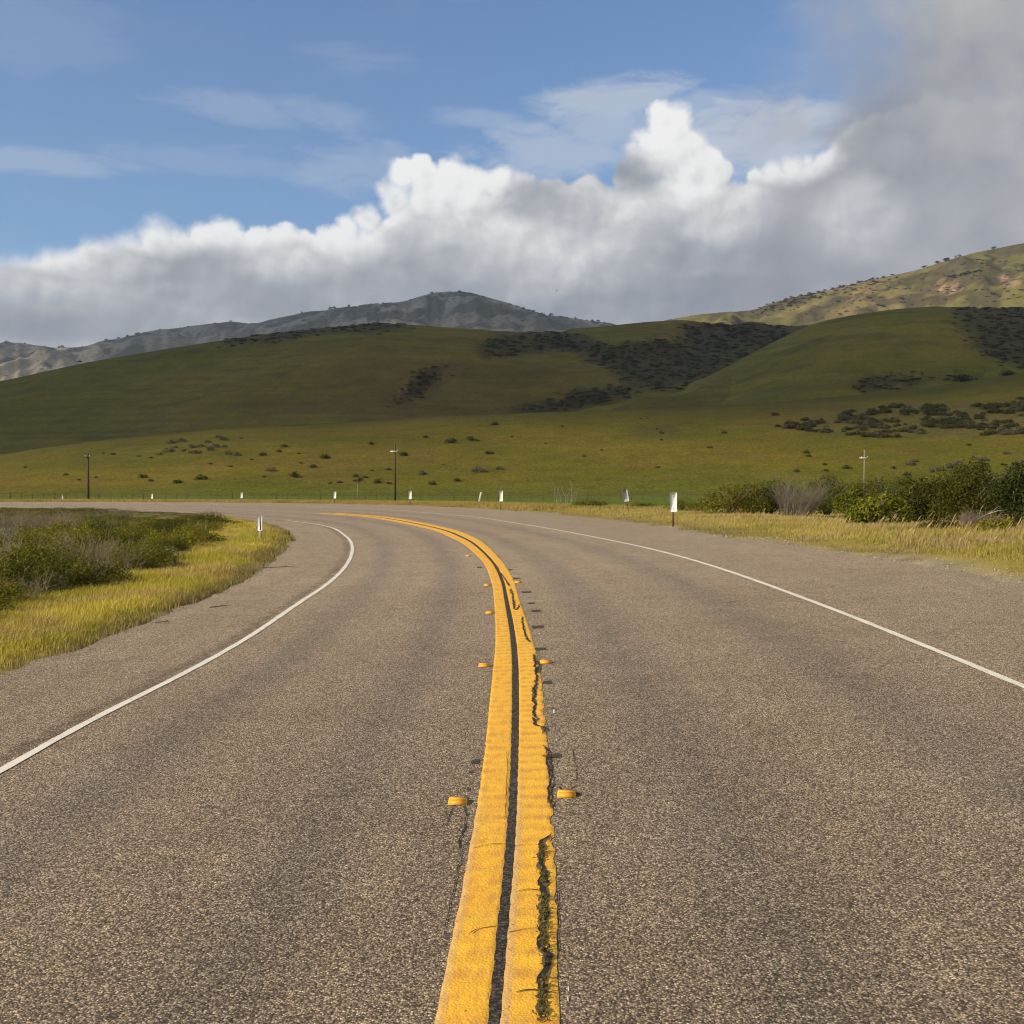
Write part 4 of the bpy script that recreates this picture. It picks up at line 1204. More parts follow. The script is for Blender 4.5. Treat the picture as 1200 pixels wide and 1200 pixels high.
for c in picked:
    P = np.array([c[0], c[1], float(gz(c[0], c[1]))])
    px, py = project(P); px = float(px)
    dB = np.sqrt(((SB_W - c) ** 2).sum(1)).min()
    hmax = max(.22, (float(H - g(c[0], c[1])) - (np.interp(px, [0, 130, 165, 260], [591.5, 591.5, 599.5, 603]) - 573) / F * c[1]) / .80)
    if dB < .5: hmax *= .7
    twg = fbm(np.array([px * .022]), np.array([float(py) * .06]), 91, 3)[0] + .10 * r5.normal()
    sz = (.65 + .6 * r5.random()) * (.85 + .006 * c[1]); sh_ = min(hmax, 1.2) * (.55 + .5 * r5.random())
    if twg > .71:
        o = shrub('bare_shrub', [('twigs', bare[r5.integers(0, 3)], M_TWIG)], P, 'grey brown leafless shrub in the scrub patch inside the bend', 'shrub', 'bare shrubs of the left scrub patch', r5.random() * 6.3, (sz, sz, sh_))
    elif twg > .68:
        o = shrub('sage_shrub', [('foliage', sage[r5.integers(0, 2)], M_LEAF), ('stems', stems, M_WOODY)], P, 'pale grey sage shrub in the scrub patch inside the bend', 'shrub', 'sage shrubs of the left scrub patch', r5.random() * 6.3, (sz, sz, sh_))
    else:
        o = shrub('green_shrub', [('foliage', leafy[r5.integers(0, 8)], M_LEAF), ('stems', stems, M_WOODY)], P, 'low green leafy shrub in the scrub patch inside the bend', 'shrub', 'green shrubs of the left scrub patch', r5.random() * 6.3, (sz, sz, sh_))
# dry stalks and low growth that fill the patch
q = sample_poly(SCRUB, 4200, r5, lambda q: np.clip((14 / np.maximum(q[:, 1], 5)) ** 1.0, 0, 1))
qx, _ = project(P3(q)); hmx = np.maximum(.12, (H - g(q[:, 0], q[:, 1])) - (np.interp(qx, [0, 130, 165, 260], [596, 596, 602, 605]) - 573) / F * q[:, 1])
hh = np.minimum(hmx, .15 + .5 * r5.random(len(q)) ** 2.2)
me = grass_mesh('dry_stalks', P3(q), hh, .0034 + .00014 * q[:, 1], (.05, 0, 0), (.14, .11, .055), (.33, .27, .15), r5)
tag(obj('dry_stalks', me, M_GRASS), 'thin grey dry stalks between the left shrubs', 'undergrowth', None, 'stuff')
# the shrubs that stand out along its edge
def put(px, py, kids, lab, name='shrub', sc=(1, 1, 1), rz=0.0, group=None, cat='shrub'):
    P = unproj(px, py); P[2] = gz(P[0], P[1]); return shrub(name, kids, P, lab, cat, group, rz, sc)


put(246, 616, [('foliage', leafy[0], M_LEAF), ('stems', stems, M_WOODY)], 'dark green shrub at the right tip of the scrub patch', 'green_shrub', (.95, .9, .95))
put(205, 650, [('foliage', leafy[1], M_LEAF), ('stems', stems, M_WOODY)], 'small dark shrub on the scrub edge beside bare twigs', 'green_shrub', (.5, .5, .75))
put(170, 671, [('foliage', leafy[2], M_LEAF), ('stems', stems, M_WOODY)], 'small round green shrub alone at the edge of the yellow grass', 'green_shrub', (.42, .42, .6))
put(85, 690, [('foliage', leafy[6], M_LEAF), ('stems', stems, M_WOODY)], 'bright green leafy shrub at the grass edge beside the grey sage', 'green_shrub', (.52, .5, .95))
put(112, 684, [('foliage', sage[0], M_LEAF), ('stems', stems, M_WOODY)], 'pale grey sage shrub leaning over the edge of the left grass', 'sage_shrub', (.55, .55, .9))
put(70, 694, [('foliage', sage[1], M_LEAF), ('stems', stems, M_WOODY)], 'small pale sage shrub in front of the bright green shrub', 'sage_shrub', (.4, .4, .55))
put(18, 706, [('twigs', bare[0], M_TWIG)], 'brown twiggy shrub at the left edge above the grass', 'bare_shrub', (.7, .7, .75))
put(50, 697, [('twigs', bare[1], M_TWIG)], 'pinkish brown dead shrub between the twiggy and the green shrub', 'bare_shrub', (.5, .5, .7))
put(207, 668, [('twigs', twig_mesh('twigs', .3, .5, 14, 150, (.06, .05, .03), (.10, .085, .04), .006, 0, 7), M_TWIG)], 'thin dark weed standing alone in the left grass', 'weed', (.6, .6, .75), cat='weed')

# --- right hedge of shrubs
def big(w, d, h, n, nl, leaf, c0, c1, seed, lean=.12): return shrub_mesh('foliage', w, d, h, int(n * 1.5), int(nl * 1.45), leaf, c0, c1, seed, lean=lean, lowp=.52)


def rput(px, py, wpx, hpx, c0, c1, lab, seed, kind='leaf', name='green_shrub', dd=1.0, nl=5200):
    P = unproj(px, py); P[2] = gz(P[0], P[1]); k = P[1] / F; w = wpx * k; h = hpx * k * 1.12
    if kind == 'leaf':
        lf = .040 if w > 1.5 else .03
        kids = [('foliage', big(w, max(1.4, w * .7) * dd, h, int(20 + w * 9), nl, lf, c0, c1, seed), M_LEAF), ('stems', stems_mesh('stems', w * .9, h, 14, seed + 1, .02, .1), M_WOODY)]
    else:
        kids = [('twigs', twig_mesh('twigs', w, h, 260, seed, c0, c1, .006, .25, 6, .7), M_TWIG)] if seed != 321 else [('stalks', twig_mesh('stalks', w * 1.6, h, 16, seed, c0, c1, .012, .03, 3, .12), M_TWIG)]
    o = shrub(name, kids, P, lab)
    if seed == 321: o.children[0]['kind'] = 'stuff'
    return o


D0, D1 = (.026, .033, .006), (.088, .092, .012)
O0, O1 = (.045, .045, .012), (.105, .095, .020)
K0, K1 = (.075, .095, .010), (.175, .185, .016)
rput(690, 596, 60, 12, K0, K1, 'low bright green bush between the far white post and the tilted sign', 301, nl=2600)
rput(752, 597, 40, 10, K0, K1, 'small green bush behind the verge beside the tilted sign', 302, nl=1800)
rput(805, 599, 70, 16, K0, K1, 'low green bush just behind the big white marker post', 303, nl=2600)
rput(858, 604, 100, 40, O0, Y1, 'olive green rounded bush right of the big white marker post', 304, nl=6000)
rput(900, 603, 80, 40, D0, D1, 'dark green dense bush beside the bare grey bush', 305, nl=5200)
rput(932, 604, 46, 38, (.12, .10, .075), (.23, .195, .155), 'bare grey leafless bush among the right hand shrubs', 306, 'twig', 'bare_shrub')
rput(968, 602, 90, 46, (.032, .040, .007), (.120, .120, .014), 'dark green bush behind the bare grey bush', 307, nl=4800)
rput(1000, 606, 60, 34, K0, K1, 'bright green leafy bush in front of the pale utility pole', 308, nl=4200)
rput(1040, 598, 120, 44, (.032, .040, .007), D1, 'long dark green bush behind the yellow green bush', 309, nl=6500)
rput(1028, 618, 86, 38, K0, (.24, .23, .022), 'low yellow green bush at the front of the right hedge', 310, nl=4600)
rput(1075, 611, 90, 50, D0, D1, 'very dark hollow bush behind the bleached branches', 311, nl=5600)
rput(1085, 604, 70, 46, Y0, Y1, 'dark bush with yellow green top in the middle of the right hedge', 312, nl=4600)
rput(1052, 610, 36, 26, (.10, .085, .06), (.20, .165, .12), 'tangle of dead brown twigs between the yellow green and dark bushes', 313, 'twig', 'bare_shrub')
rput(1135, 612, 110, 64, D0, (.11, .11, .013), 'large dark green bush with a ragged top near the right edge', 314, nl=7600)
rput(1115, 600, 120, 52, (.032, .040, .007), (.120, .120, .014), 'broad green bush standing behind the large dark bush', 315, nl=6500)
rput(1192, 614, 90, 68, D0, (.055, .07, .014), 'tallest dark bush cut by the right edge of view', 316, nl=7600)
rput(1250, 614, 110, 66, D0, D1, 'dark bush beyond the right edge of view', 317, nl=5000)
rput(1100, 622, 70, 14, O0, O1, 'low olive weed mound in the grass before the dark bush', 318, nl=2400)
rput(1165, 624, 60, 18, Y0, Y1, 'small green weed mound at the foot of the large dark bush', 319, nl=2400)
rput(1145, 622, 40, 20, (.14, .10, .075), (.24, .19, .14), 'small brown dry bush at the foot of the right hedge', 320, 'twig', 'bare_shrub')
rput(660, 594, 24, 22, (.18, .16, .14), (.30, .27, .24), 'cluster of bare pale stalks left of the tilted sign', 321, 'twig', 'dead_stalks')
rput(1165, 602, 110, 50, D0, D1, 'dark bush filling the gap behind the large bush near the right edge', 322, nl=6000)
rput(1095, 606, 70, 44, D0, D1, 'dark bush between the yellow topped bush and the large dark bush', 323, nl=4600)
# bleached dead branches lying in the hedge
b = MB()
for k, (pts, ra) in enumerate([([(0, 0, .1), (.5, .1, .45), (1.0, .05, .7), (1.5, .2, 1.05)], .03), ([(.9, .05, .65), (1.3, -.1, .8), (1.8, 0, .85)], .018), ([(.45, .1, .4), (.5, .1, .8), (.62, .05, 1.1)], .014)]):
    b.tube(pts, [ra, ra * .8, ra * .6, ra * .3][:len(pts)], 6)
M_BLEACH = flat_mat('bleached_wood', (.40, .35, .28), .9, .2, 9)
P = unproj(1138, 617); o = b.build('dead_branch', M_BLEACH, None, True); o.location = P; o.scale = (.55, .55, .55); tag(o, 'bleached bare branch at the foot of the large dark bush', 'branch')
P = unproj(1018, 612); o = obj('dead_branch', o.data, None); o.location = P + [0, 0, .1]; o.rotation_euler = (0, .25, .3); o.scale = (.8, .6, .5); tag(o, 'bleached branch lying in front of the bare grey bush', 'branch')

# --- weeds in the crack of the yellow line
r6 = np.random.default_rng(16)
W = resample(unproj(*cat([(636, 1200), (634, 1165), (637.5, 1140), (639, 1120), (636, 1100), (637.5, 1080), (636, 1062), (637.5, 1040), (634, 1017), (636, 995)], 8).T)[:, :2], .004)
i = r6.integers(0, len(W), 900); q = W[i] + r6.normal(size=(900, 2)) * .009
dn = fbm(q[:, 1] * 7, 0 * q[:, 1], 3, 3); kp = (dn > .42) | (q[:, 1] < 3.62); q = q[kp]
P = np.concatenate([q, (g(q[:, 0], q[:, 1]) + .014 + .012 * r6.random(len(q)))[:, None]], 1)
V, Q = leaf_quads(P, np.tile([0, -.3, 1.0], (len(P), 1)), .0085, r6, .5, .8)
t = r6.random(len(P))[:, None]; c = np.array([.075, .085, .022]) * (1 - t) + np.array([.17, .12, .06]) * t
tag(obj('crack_weeds', mesh_np('crack_weeds', V, [Q], False, {'col': np.repeat(c, 4, 0)}), M_LEAF), 'tiny weeds growing in the crack of the right yellow line', 'weeds', None, 'stuff')

# --- loose gravel along the outer road edge
r7 = np.random.default_rng(17)
qb = band(RE, -.16, .95, 16000, r7, 60, 8); q = qb[:, :2]; q = q[r7.random(len(q)) < .10 + .9 * sstep(.48, .66, fbm(q[:, 0] * .8, q[:, 1] * .8, 19, 4))]; n = len(q)
sz = .006 + .016 * r7.random(n) ** 3
oct_ = np.array([(1, 0, 0), (0, 1, 0), (-1, 0, 0), (0, -1, 0), (0, 0, .8), (0, 0, -.5)], float)
V = (P3(q) + [0, 0, .02])[:, None, :] + oct_[None] * sz[:, None, None] * (.7 + .6 * r7.random((n, 6, 1)))
i = (np.arange(n) * 6)[:, None, None]; T = (i + np.array([(0, 1, 4), (1, 2, 4), (2, 3, 4), (3, 0, 4), (1, 0, 5), (2, 1, 5), (3, 2, 5), (0, 3, 5)])[None]).reshape(-1, 3)
c = np.array([.36, .31, .22]) * (.5 + .8 * r7.random((n, 1)))
tag(obj('gravel', mesh_np('gravel', V.reshape(-1, 3), [T], False, {'col': np.repeat(c, 6, 0)}), M_TWIG), 'pale loose gravel along the outer road edge', 'gravel', None, 'stuff')

# ------------------------------------------------------------------ bushes on the hillside
hb = [shrub_mesh('hillside_bush', 2.0, 1.8, 1.0, 14, 420, .11, (.036, .039, .010), (.092, .088, .020), 400 + k) for k in range(3)]
hg = [shrub_mesh('grey_bush', 2.2, 1.9, 1.0, 14, 420, .11, (.095, .090, .050), (.165, .155, .100), 410 + k) for k in range(2)]
DARKB = [(133, 533, 7), (121, 532, 5), (163, 535, 5), (177, 537, 7), (167, 560, 13), (177, 564, 9), (209, 566, 15), (235, 562, 17), (247, 544, 7), (308, 534, 12), (327, 530, 9), (333, 524, 10), (345, 559, 17), (380, 537, 16),
         (367, 547, 11), (350, 532, 6), (353, 543, 7), (295, 539, 6), (388, 566, 5), (77, 557, 8), (92, 563, 7), (113, 560, 6), (283, 514, 6), (435, 521, 11), (381, 537, 14), (367, 548, 10), (499, 513, 9), (528, 519, 18),
         (551, 516, 15), (560, 517, 8), (472, 534, 15), (573, 532, 13), (506, 568, 12), (535, 564, 11), (437, 552, 6), (417, 559, 11), (428, 560, 9), (443, 566, 14), (456, 567, 8), (398, 566, 9), (386, 567, 5), (684, 535, 8),
         (580, 498, 11), (659, 500, 5), (775, 508, 7), (775, 516, 6), (770, 503, 5), (848, 508, 9), (751, 491, 4), (759, 491, 4), (771, 548, 7), (832, 525, 8), (908, 487, 11), (945, 531, 12), (967, 552, 9), (992, 549, 14),
         (934, 553, 11), (1062, 557, 12), (947, 535, 10), (966, 545, 8), (1135, 522, 8), (1012, 512, 9), (1047, 549, 8), (1176, 545, 9), (223, 531, 9), (270, 547, 6), (600, 512, 5), (705, 528, 5), (640, 520, 5), (30, 548, 5), (310, 559, 6), (520, 545, 5)]
GREYB = [(200, 520, 16), (212, 518, 14), (225, 525, 16), (235, 524, 14), (198, 530, 15), (187, 533, 11), (246, 528, 13), (262, 516, 14), (252, 524, 12), (268, 533, 15), (277, 534, 13), (230, 531, 14), (256, 513, 10), (215, 529, 12), (243, 519, 10), (205, 525, 10), (263, 524, 9),
         (318, 552, 14), (494, 556, 15), (560, 553, 18), (585, 550, 12), (455, 551, 10), (1067, 545, 14), (1072, 541, 11), (1100, 551, 16), (1112, 548, 18), (1122, 545, 14), (1092, 553, 12), (1118, 553, 13), (1140, 538, 11), (1152, 540, 14), (1190, 545, 14), (1200, 545, 14), (1062, 556, 9), (1180, 532, 10)]
r8 = np.random.default_rng(18)
DARKB_ONLY = [d for d in DARKB]
patch = np.array([(905, 500), (960, 488), (1000, 478), (1080, 474), (1215, 473), (1215, 508), (1120, 512), (1020, 513), (940, 505)], float)
pq = sample_poly(patch, 900, r8); pq = pq[fbm(pq[:, 0] * .03, pq[:, 1] * .10, 55, 3) > .43][:300]


def hbush(px, py, wpx, me, nm, lab, grp, h, flat=.36):
    P = hill_at(h, px, py); k = P[1] / F; w = wpx * k / 2.0
    o = obj(nm, me, M_LEAF); o.location = P - [0, 0, .05]; o.rotation_euler = (0, 0, r8.random() * 6.3)
    o.scale = (w, w, w * flat * 2 * (.8 + .4 * r8.random())); return tag(o, lab, 'bush', grp)


for px, py, w in DARKB: hbush(px, py, w, hb[r8.integers(0, 3)], 'hillside_bush', 'dark bush dotted alone on the sunlit grassy hillside', 'dark bushes scattered over the sunlit hill', near_hill)
for px, py, w in GREYB: hbush(px, py, w, hg[r8.integers(0, 2)], 'grey_bush', 'grey green bush on the sunlit hillside', 'grey bushes clustered on the sunlit hill', near_hill)
for px, py in pq: hbush(px, py, 7 + 11 * r8.random(), (hb + hg)[r8.integers(0, 4)], 'patch_bush', 'low bush in the dense scrub band high on the right hillside', 'bushes of the scrub band on the right hillside', near_hill)
for px, py, w in [(1128, 446, 34), (1180, 440, 26), (1195, 468, 14), (1188, 472, 10)]:
    hbush(px, py, w, hb[0], 'ridge_bush', {34: 'wide dark bush on the crest of the right hillside', 26: 'dark bush on the skyline at the right edge above the scrub band', 14: 'dark brown bush at the right edge beside the scrub band', 10: 'small brown bush at the right edge below the skyline bush'}[w], None, near_hill, .25)

# rough scrub on the shaded hills: masses of brush in the gullies
hs = [shrub_mesh('gully_scrub', 2.0, 2.0, 1.0, 10, 130, .2, (.062, .054, .018), (.100, .086, .030), 420 + k) for k in range(2)]


def scrub_mass(h, polys, n, wpx, seed, lab, c0=None):
    r = np.random.default_rng(seed); Vs = []; Qs = []; Cs = []; base = 0
    src = hs[0]; nv = len(src.vertices); co_ = np.empty(nv * 3, np.float32); src.vertices.foreach_get('co', co_); co_ = co_.reshape(-1, 3)
    ca = np.empty(nv * 4, np.float32); src.attributes['col'].data.foreach_get('color', ca); ca = ca.reshape(-1, 4)[:, :3]
    Q0 = np.arange(nv).reshape(-1, 4)
    area = [abs(np.dot(np.array(p)[:, 0], np.roll(np.array(p)[:, 1], 1)) - np.dot(np.array(p)[:, 1], np.roll(np.array(p)[:, 0], 1))) for p in polys]
    for p, a_ in zip(polys, area):
        qq = sample_poly(np.array(p, float), max(8, int(n * a_ / sum(area))), r)
        for px, py in qq:
            px += 7 * r.normal(); py += 2.2 * r.normal()
            P = hill_at(h, px, py); k = P[1] / F; w = wpx * (.5 + .9 * r.random()) * k / 2; an = r.random() * 6.3
            X = co_ * [w * 1.5, w * 1.5, w * (.22 + .25 * r.random())]
            X = np.stack([X[:, 0] * cos(an) - X[:, 1] * sin(an), X[:, 0] * sin(an) + X[:, 1] * cos(an), X[:, 2]], 1) + P
            Vs.append(X); Qs.append(Q0 + base); base += nv
            Cs.append((ca if c0 is None else ca * np.array(c0)) * (.7 + .7 * r.random()))
    tag(obj('hill_scrub', mesh_np('hill_scrub', np.concatenate(Vs), [np.concatenate(Qs)], False, {'col': np.concatenate(Cs)}), M_TWIG), lab, 'scrub', None, 'stuff')


scrub_mass(mid_hill, B_POLY, 1100, 5.5, 1, 'dark scrub filling the gullies of the broad shaded hill')
scrub_mass(mid_hill, B_GUL, 80, 5, 2, 'reddish brown brush in the small gully of the shaded hill', (1.25, .95, .8))
scrub_mass(sunmt, [[(884, 366.5), (915, 355), (950, 346.5), (1000, 334.5), (1032, 327.5), (1032, 330), (1000, 337.5), (950, 349), (918, 358.5), (890, 369)]], 220, 3.2, 4, 'dark line of brush along the ridge of the sunlit mountain')
scrub_mass(farmt, [[(0, 405), (60, 410), (150, 398), (270, 381), (330, 375), (440, 359), (500, 348), (530, 344), (560, 347), (620, 364), (700, 380), (600, 386), (480, 380), (400, 379), (200, 408), (0, 446)]], 420, 2.6, 5, 'dark brush speckled over the hazy far range')
scrub_mass(sunmt, [[(905, 362), (1000, 338), (1100, 312), (1200, 292), (1200, 352), (1060, 358), (960, 374)]], 170, 3.4, 6, 'dark brush scattered over the folds of the sunlit mountain')
scrub_mass(spur, C_POLY, 520, 5.5, 3, 'dark scrub on the right flank of the shaded spur')

# trees along the far ridges
M_BARK = flat_mat('dark_bark', (.06, .045, .03), .9)
tm = []
for k in range(3):
    b = MB(); b.tube([(0, 0, -.6), (.05, 0, 1.5), (0, .1, 3.2)], [.35, .25, .12], 5)
    tm.append((shrub_mesh('crown', 6.0, 5.5, 5.2, 12, 260, .5, (.022, .028, .012), (.05, .055, .02), 430 + k), b.me('trunk')))


def ridge_tree(h, px, py, hpx, lab, grp, wide=1.0):
    P = hill_at(h, px, py); k = P[1] / F; s = hpx * k / 6.5
    o = empty('ridge_tree', P, (0, 0, r8.random() * 6.3)); o.scale = (s * wide * (.5 + 1.0 * r8.random()), s * wide, s * (.35 + .65 * r8.random()))
    cr, tk = tm[r8.integers(0, 3)]
    c = obj('crown', cr, M_LEAF, o); c.location = (0, 0, .7); obj('trunk', tk, M_BARK, o)
    return tag(o, lab, 'tree', grp)


def rpy(h, px):
    i = int(np.clip(np.searchsorted(h.t, (px - 600) / F / CP), 0, len(h.t) - 1)); return h.py[i].min()


for px, hp in [(8, 4), (33, 4), (68, 5), (72, 4), (98, 4), (128, 4), (140, 4), (152, 6), (158, 4), (165, 3), (190, 3), (213, 4), (222, 3), (245, 4), (255, 4), (270, 3), (386, 5), (392, 4), (350, 3), (412, 5), (450, 4), (506, 4), (512, 3), (538, 5), (545, 3), (560, 4),
               (564, 4), (602, 4), (608, 4), (615, 5), (620, 4), (626, 4), (632, 4), (640, 4), (646, 5), (655, 4), (662, 4), (668, 4), (675, 4), (682, 4), (688, 3), (694, 4), (700, 4), (706, 3)]:
    px += 2.0 * r8.normal(); ridge_tree(farmt, px, rpy(farmt, px) + .7, hp * (.8 + .5 * r8.random()), 'tiny tree on the skyline of the hazy far range', 'trees along the far ridge', 1.1)
for px, hp in [(898, 3), (905, 3), (912, 3), (920, 3), (928, 3), (935, 3), (942, 4), (950, 3), (958, 4), (964, 3), (972, 4), (980, 4), (985, 3), (992, 4), (1000, 4), (1008, 4), (1015, 4), (1022, 4), (1028, 3), (1038, 3), (1046, 3), (1085, 4), (1098, 5), (1104, 5), (1114, 5),
               (1120, 4), (1126, 5), (1164, 4)]:
    px += 3.2 * r8.normal(); ridge_tree(sunmt, px, rpy(sunmt, px) + .8, hp, 'small dark tree on the skyline of the sunlit mountain', 'trees along the sunlit ridge', 1.5)
for k in range(26):
    px = 1112 + k * 1.5 + r8.normal(); py = 325 - k * .30 + .6 * r8.normal()
    ridge_tree(sunmt, px, py, 3.0, 'small dark tree in the row across the sunlit mountain', 'row of trees on the sunlit mountain', 1.4)

# the small tree with a pale trunk behind the far verge
P = unproj(419.5, 583.0); hgt = 26 / F * P[1]
o = empty('small_tree', P); tag(o, 'small flat topped tree with pale trunk left of the dark pole', 'tree')
b = MB(); b.tube([(0, 0, -.1), (-.02, 0, hgt * .35), (.02, 0, hgt * .62), (-.05, 0, hgt * .85)], [.09, .07, .06, .04], 6); b.tube([(.0, 0, hgt * .6), (.3, .1, hgt * .8), (.6, .1, hgt * .9)], [.04, .03, .02], 5); b.tube([(.0, 0, hgt * .55), (-.3, .1, hgt * .8)], [.04, .02], 5)
b.build('trunk', flat_mat('pale_trunk', (.26, .21, .14), .9), o)
c = obj('crown', shrub_mesh('crown', 1.7, 1.4, .65, 14, 700, .06, (.03, .04, .012), (.07, .075, .02), 440), M_LEAF, o); c.location = (.15, 0, hgt * .72)

# ------------------------------------------------------------------ poles, fence, markers
M_PWOOD = flat_mat('dark_weathered_pole_wood', (.075, .052, .036), .9, .35, 3)
M_PALEW = flat_mat('pale_weathered_pole_wood', (.30, .25, .19), .9, .2, 3)
M_PALE = flat_mat('pale_paint', (.62, .60, .55), .6, .1)
M_INS = flat_mat('insulator_porcelain', (.5, .48, .45), .3, .1)


def pole(px, py, top, lab, mat, arm, armmat, arm_w, rad=.13, tilt=0.0):
    P = unproj(px, py); hgt = (py - top) / F * P[1]
    o = empty('utility_pole', P, (0, tilt, 0)); tag(o, lab, 'utility pole')
    b = MB(); b.tube([(0, 0, -.3), (0, 0, hgt * .5), (0, 0, hgt)], [rad, rad * .85, rad * .7], 10); b.build('pole', mat, o, True)
    if arm:
        z = hgt * arm; a = MB(); a.box((0 if arm_w > .9 else -arm_w * .2, -rad - .04, z), (arm_w, .10, .13), .01); a.build('crossarm', armmat, o)
        for sx in (-.42, .42):
            i = MB(); i.tube([(sx * arm_w, -rad - .04, z + .06), (sx * arm_w, -rad - .04, z + .12), (sx * arm_w, -rad - .04, z + .20)], [.03, .05, .03], 6); i.build('insulator', M_INS, o)
    return o


pole(103.5, 587, 532, 'dark wooden utility pole left in front of the grassy hill', M_PWOOD, .93, M_PWOOD, .5)
pole(463, 585.4, 520, 'dark wooden utility pole with a white crossarm near the middle', M_PWOOD, .86, M_PALE, .75)
pole(1012.5, 584, 527, 'pale grey utility pole with a crossarm above the right hedge', M_PALEW, .83, M_PALE, .9, .075)

# wire fence along the field
M_FP = flat_mat('grey_fence_post', (.085, .07, .05), .9, .3)
fo = empty('wire_fence', (0, 0, 0)); tag(fo, 'low wire fence with thin posts along the green field', 'fence')
fl = []
for px in np.arange(-40, 1000, 13.0):
    Y = 140 - 16 * sstep(380, 900, px) + 3 * math.sin(px * .011); X = (px - 600) / F * Y; fl.append((X, Y, float(gz(X, Y)) - .12))
for k, P in enumerate(fl):
    hgt = .86 + .14 * r8.random(); ln = .05 * r8.normal()
    b = MB(); b.tube([(P[0], P[1], P[2] - .1), (P[0] + ln, P[1], P[2] + hgt)], .028 if k % 4 else .06, 5); b.build('post', M_FP, fo)
for zz_ in (.82, .58, .34):
    b = MB(); b.tube([(p[0], p[1] - .05, p[2] + zz_ + .02 * r8.normal()) for p in fl], .021, 4); b.build('wire', M_FP, fo)

M_MWHITE = flat_mat('white_marker_plate', (.78, .77, .72), .45, .06, 6, spec=.4)
M_MGREY = flat_mat('grey_marker_plate', (.42, .43, .42), .5, .2, 9)
M_STEEL = flat_mat('galvanised_post', (.34, .33, .30), .5, .2, 12, .4)
M_RUST = flat_mat('brown_steel_post', (.16, .11, .08), .7, .3, 12)
M_DSTRIPE = flat_mat('dark_stripe', (.05, .055, .06), .5, .2)


def marker(px, py, top, wpx, platefrac, lab, post=M_STEEL, plate=M_MWHITE, rz=0.0, tilt=0.0, group=None, extra=None):
    P = unproj(px, py); k = P[1] / F; hgt = (py - top) * k; w = wpx * k; ph = hgt * platefrac
    o = empty('marker_post', P, (0, tilt, rz)); tag(o, lab, 'marker post', group)
    pw = min(.055, w * .42)
    b = MB()      # flanged steel post: web and two flanges
    b.box((0, .012, hgt * .5 - .1), (pw, .006, hgt + .16)); b.box((-pw / 2, .022, hgt * .5 - .1), (.007, .032, hgt + .158)); b.box((pw / 2, .022, hgt * .5 - .1), (.007, .032, hgt + .158))
    b.build('post', post, o)
    # rounded plate
    n = 6; R = w * .22; out = []
    for cx, cz, a0 in ((w / 2 - R, hgt - R, 0), (-w / 2 + R, hgt - R, pi / 2), (-w / 2 + R, hgt - ph + R, pi), (w / 2 - R, hgt - ph + R, 1.5 * pi)):
        for i in range(n): a = a0 + pi / 2 * i / (n - 1); out.append((cx + R * cos(a), cz + R * sin(a)))
    m = len(out); V = [(x, -.004, z) for x, z in out] + [(x, .004, z) for x, z in out] + [(0, -.004, hgt - ph / 2), (0, .004, hgt - ph / 2)]
    T = [(2 * m, i, (i + 1) % m) for i in range(m)] + [(2 * m + 1, m + (i + 1) % m, m + i) for i in range(m)]
    T = [(a, c, b_) for a, b_, c in T]
    b = MB(); b.add(V, [(i, m + i, m + (i + 1) % m, (i + 1) % m) for i in range(m)], T); pl = b.build('plate', plate, o)
    if extra: extra(o, pl, w, hgt, ph)
    return o


def bolts(o, pl, w, hgt, ph):
    for z, c in ((hgt - ph * .20, .018), (hgt - ph * .82, .012)):
        b = MB(); b.tube([(0, -.004, z), (0, -.012, z)], c, 8); b.build('bolt', M_STEEL, pl)


def faded(o, pl, w, hgt, ph):
    bolts(o, pl, w, hgt, ph)
    V = [(-w * .22, -.006, hgt - ph * .17), (w * .24, -.006, hgt - ph * .17), (w * .18, -.006, hgt - ph * .26), (-w * .05, -.006, hgt - ph * .30), (-w * .2, -.006, hgt - ph * .25)]
    b = MB(); b.add(V, [(0, 1, 2, 3)], [(0, 3, 4)]); b.build('faded_mark', flat_mat('faded_grey_mark', (.55, .54, .53), .6), pl)


def digits(o, pl, w, hgt, ph):
    """weathered vertical black characters, too worn to read, and dark corners"""
    b = MB(); z = hgt - ph * .14; r = random.Random(3)
    for k in range(4):
        zc = z - k * ph * .19; hh_ = ph * .06; ww = w * .22
        for (x, zz2, sx, sz) in ((0, hh_, ww * 2, .016), (0, 0, ww * 2, .016), (0, -hh_, ww * 2, .016), (-ww if k % 2 else ww, hh_ / 2, .02, hh_), (ww if k % 3 else -ww, -hh_ / 2, .02, hh_)):
            b.box((x, -.007, zc + zz2), (sx, .004, sz))
    b.build('lettering', M_DSTRIPE, pl)


def dstripe(o, pl, w, hgt, ph):
    b = MB(); b.box((w * .17, -.007, hgt - ph * .5), (w * .36, .005, ph * .93), .002); b.build('stripe', M_DSTRIPE, pl)


marker(789, 617, 576.5, 8.2, .58, 'large white marker paddle on a brown post at the right road edge', M_RUST, M_MWHITE, 0, 0, None, faded)
marker(304.5, 637, 604, 6.4, .54, 'white marker paddle with a dark stripe inside the bend on the left', M_STEEL, M_MWHITE, -.35, 0, None, dstripe)
marker(736, 597, 572.5, 6.6, .62, 'tilted weathered grey sign with dark lettering in the right verge', M_RUST, M_MGREY, .15, -.19, None, digits)
marker(587, 597, 574.7, 4.4, .58, 'white marker post on the outer verge beside the small leaning stake', M_RUST, M_MWHITE, 0, 0, 'white marker posts along the far outer edge of the bend')
marker(480.5, 592, 575, 3.5, .58, 'white marker post just right of the dark pole with the crossarm', M_RUST, M_MWHITE, 0, 0, 'white marker posts along the far outer edge of the bend')
marker(392, 590, 575.7, 3.1, .58, 'white marker post left of the small flat topped tree', M_RUST, M_MWHITE, 0, .03, 'white marker posts along the far outer edge of the bend')
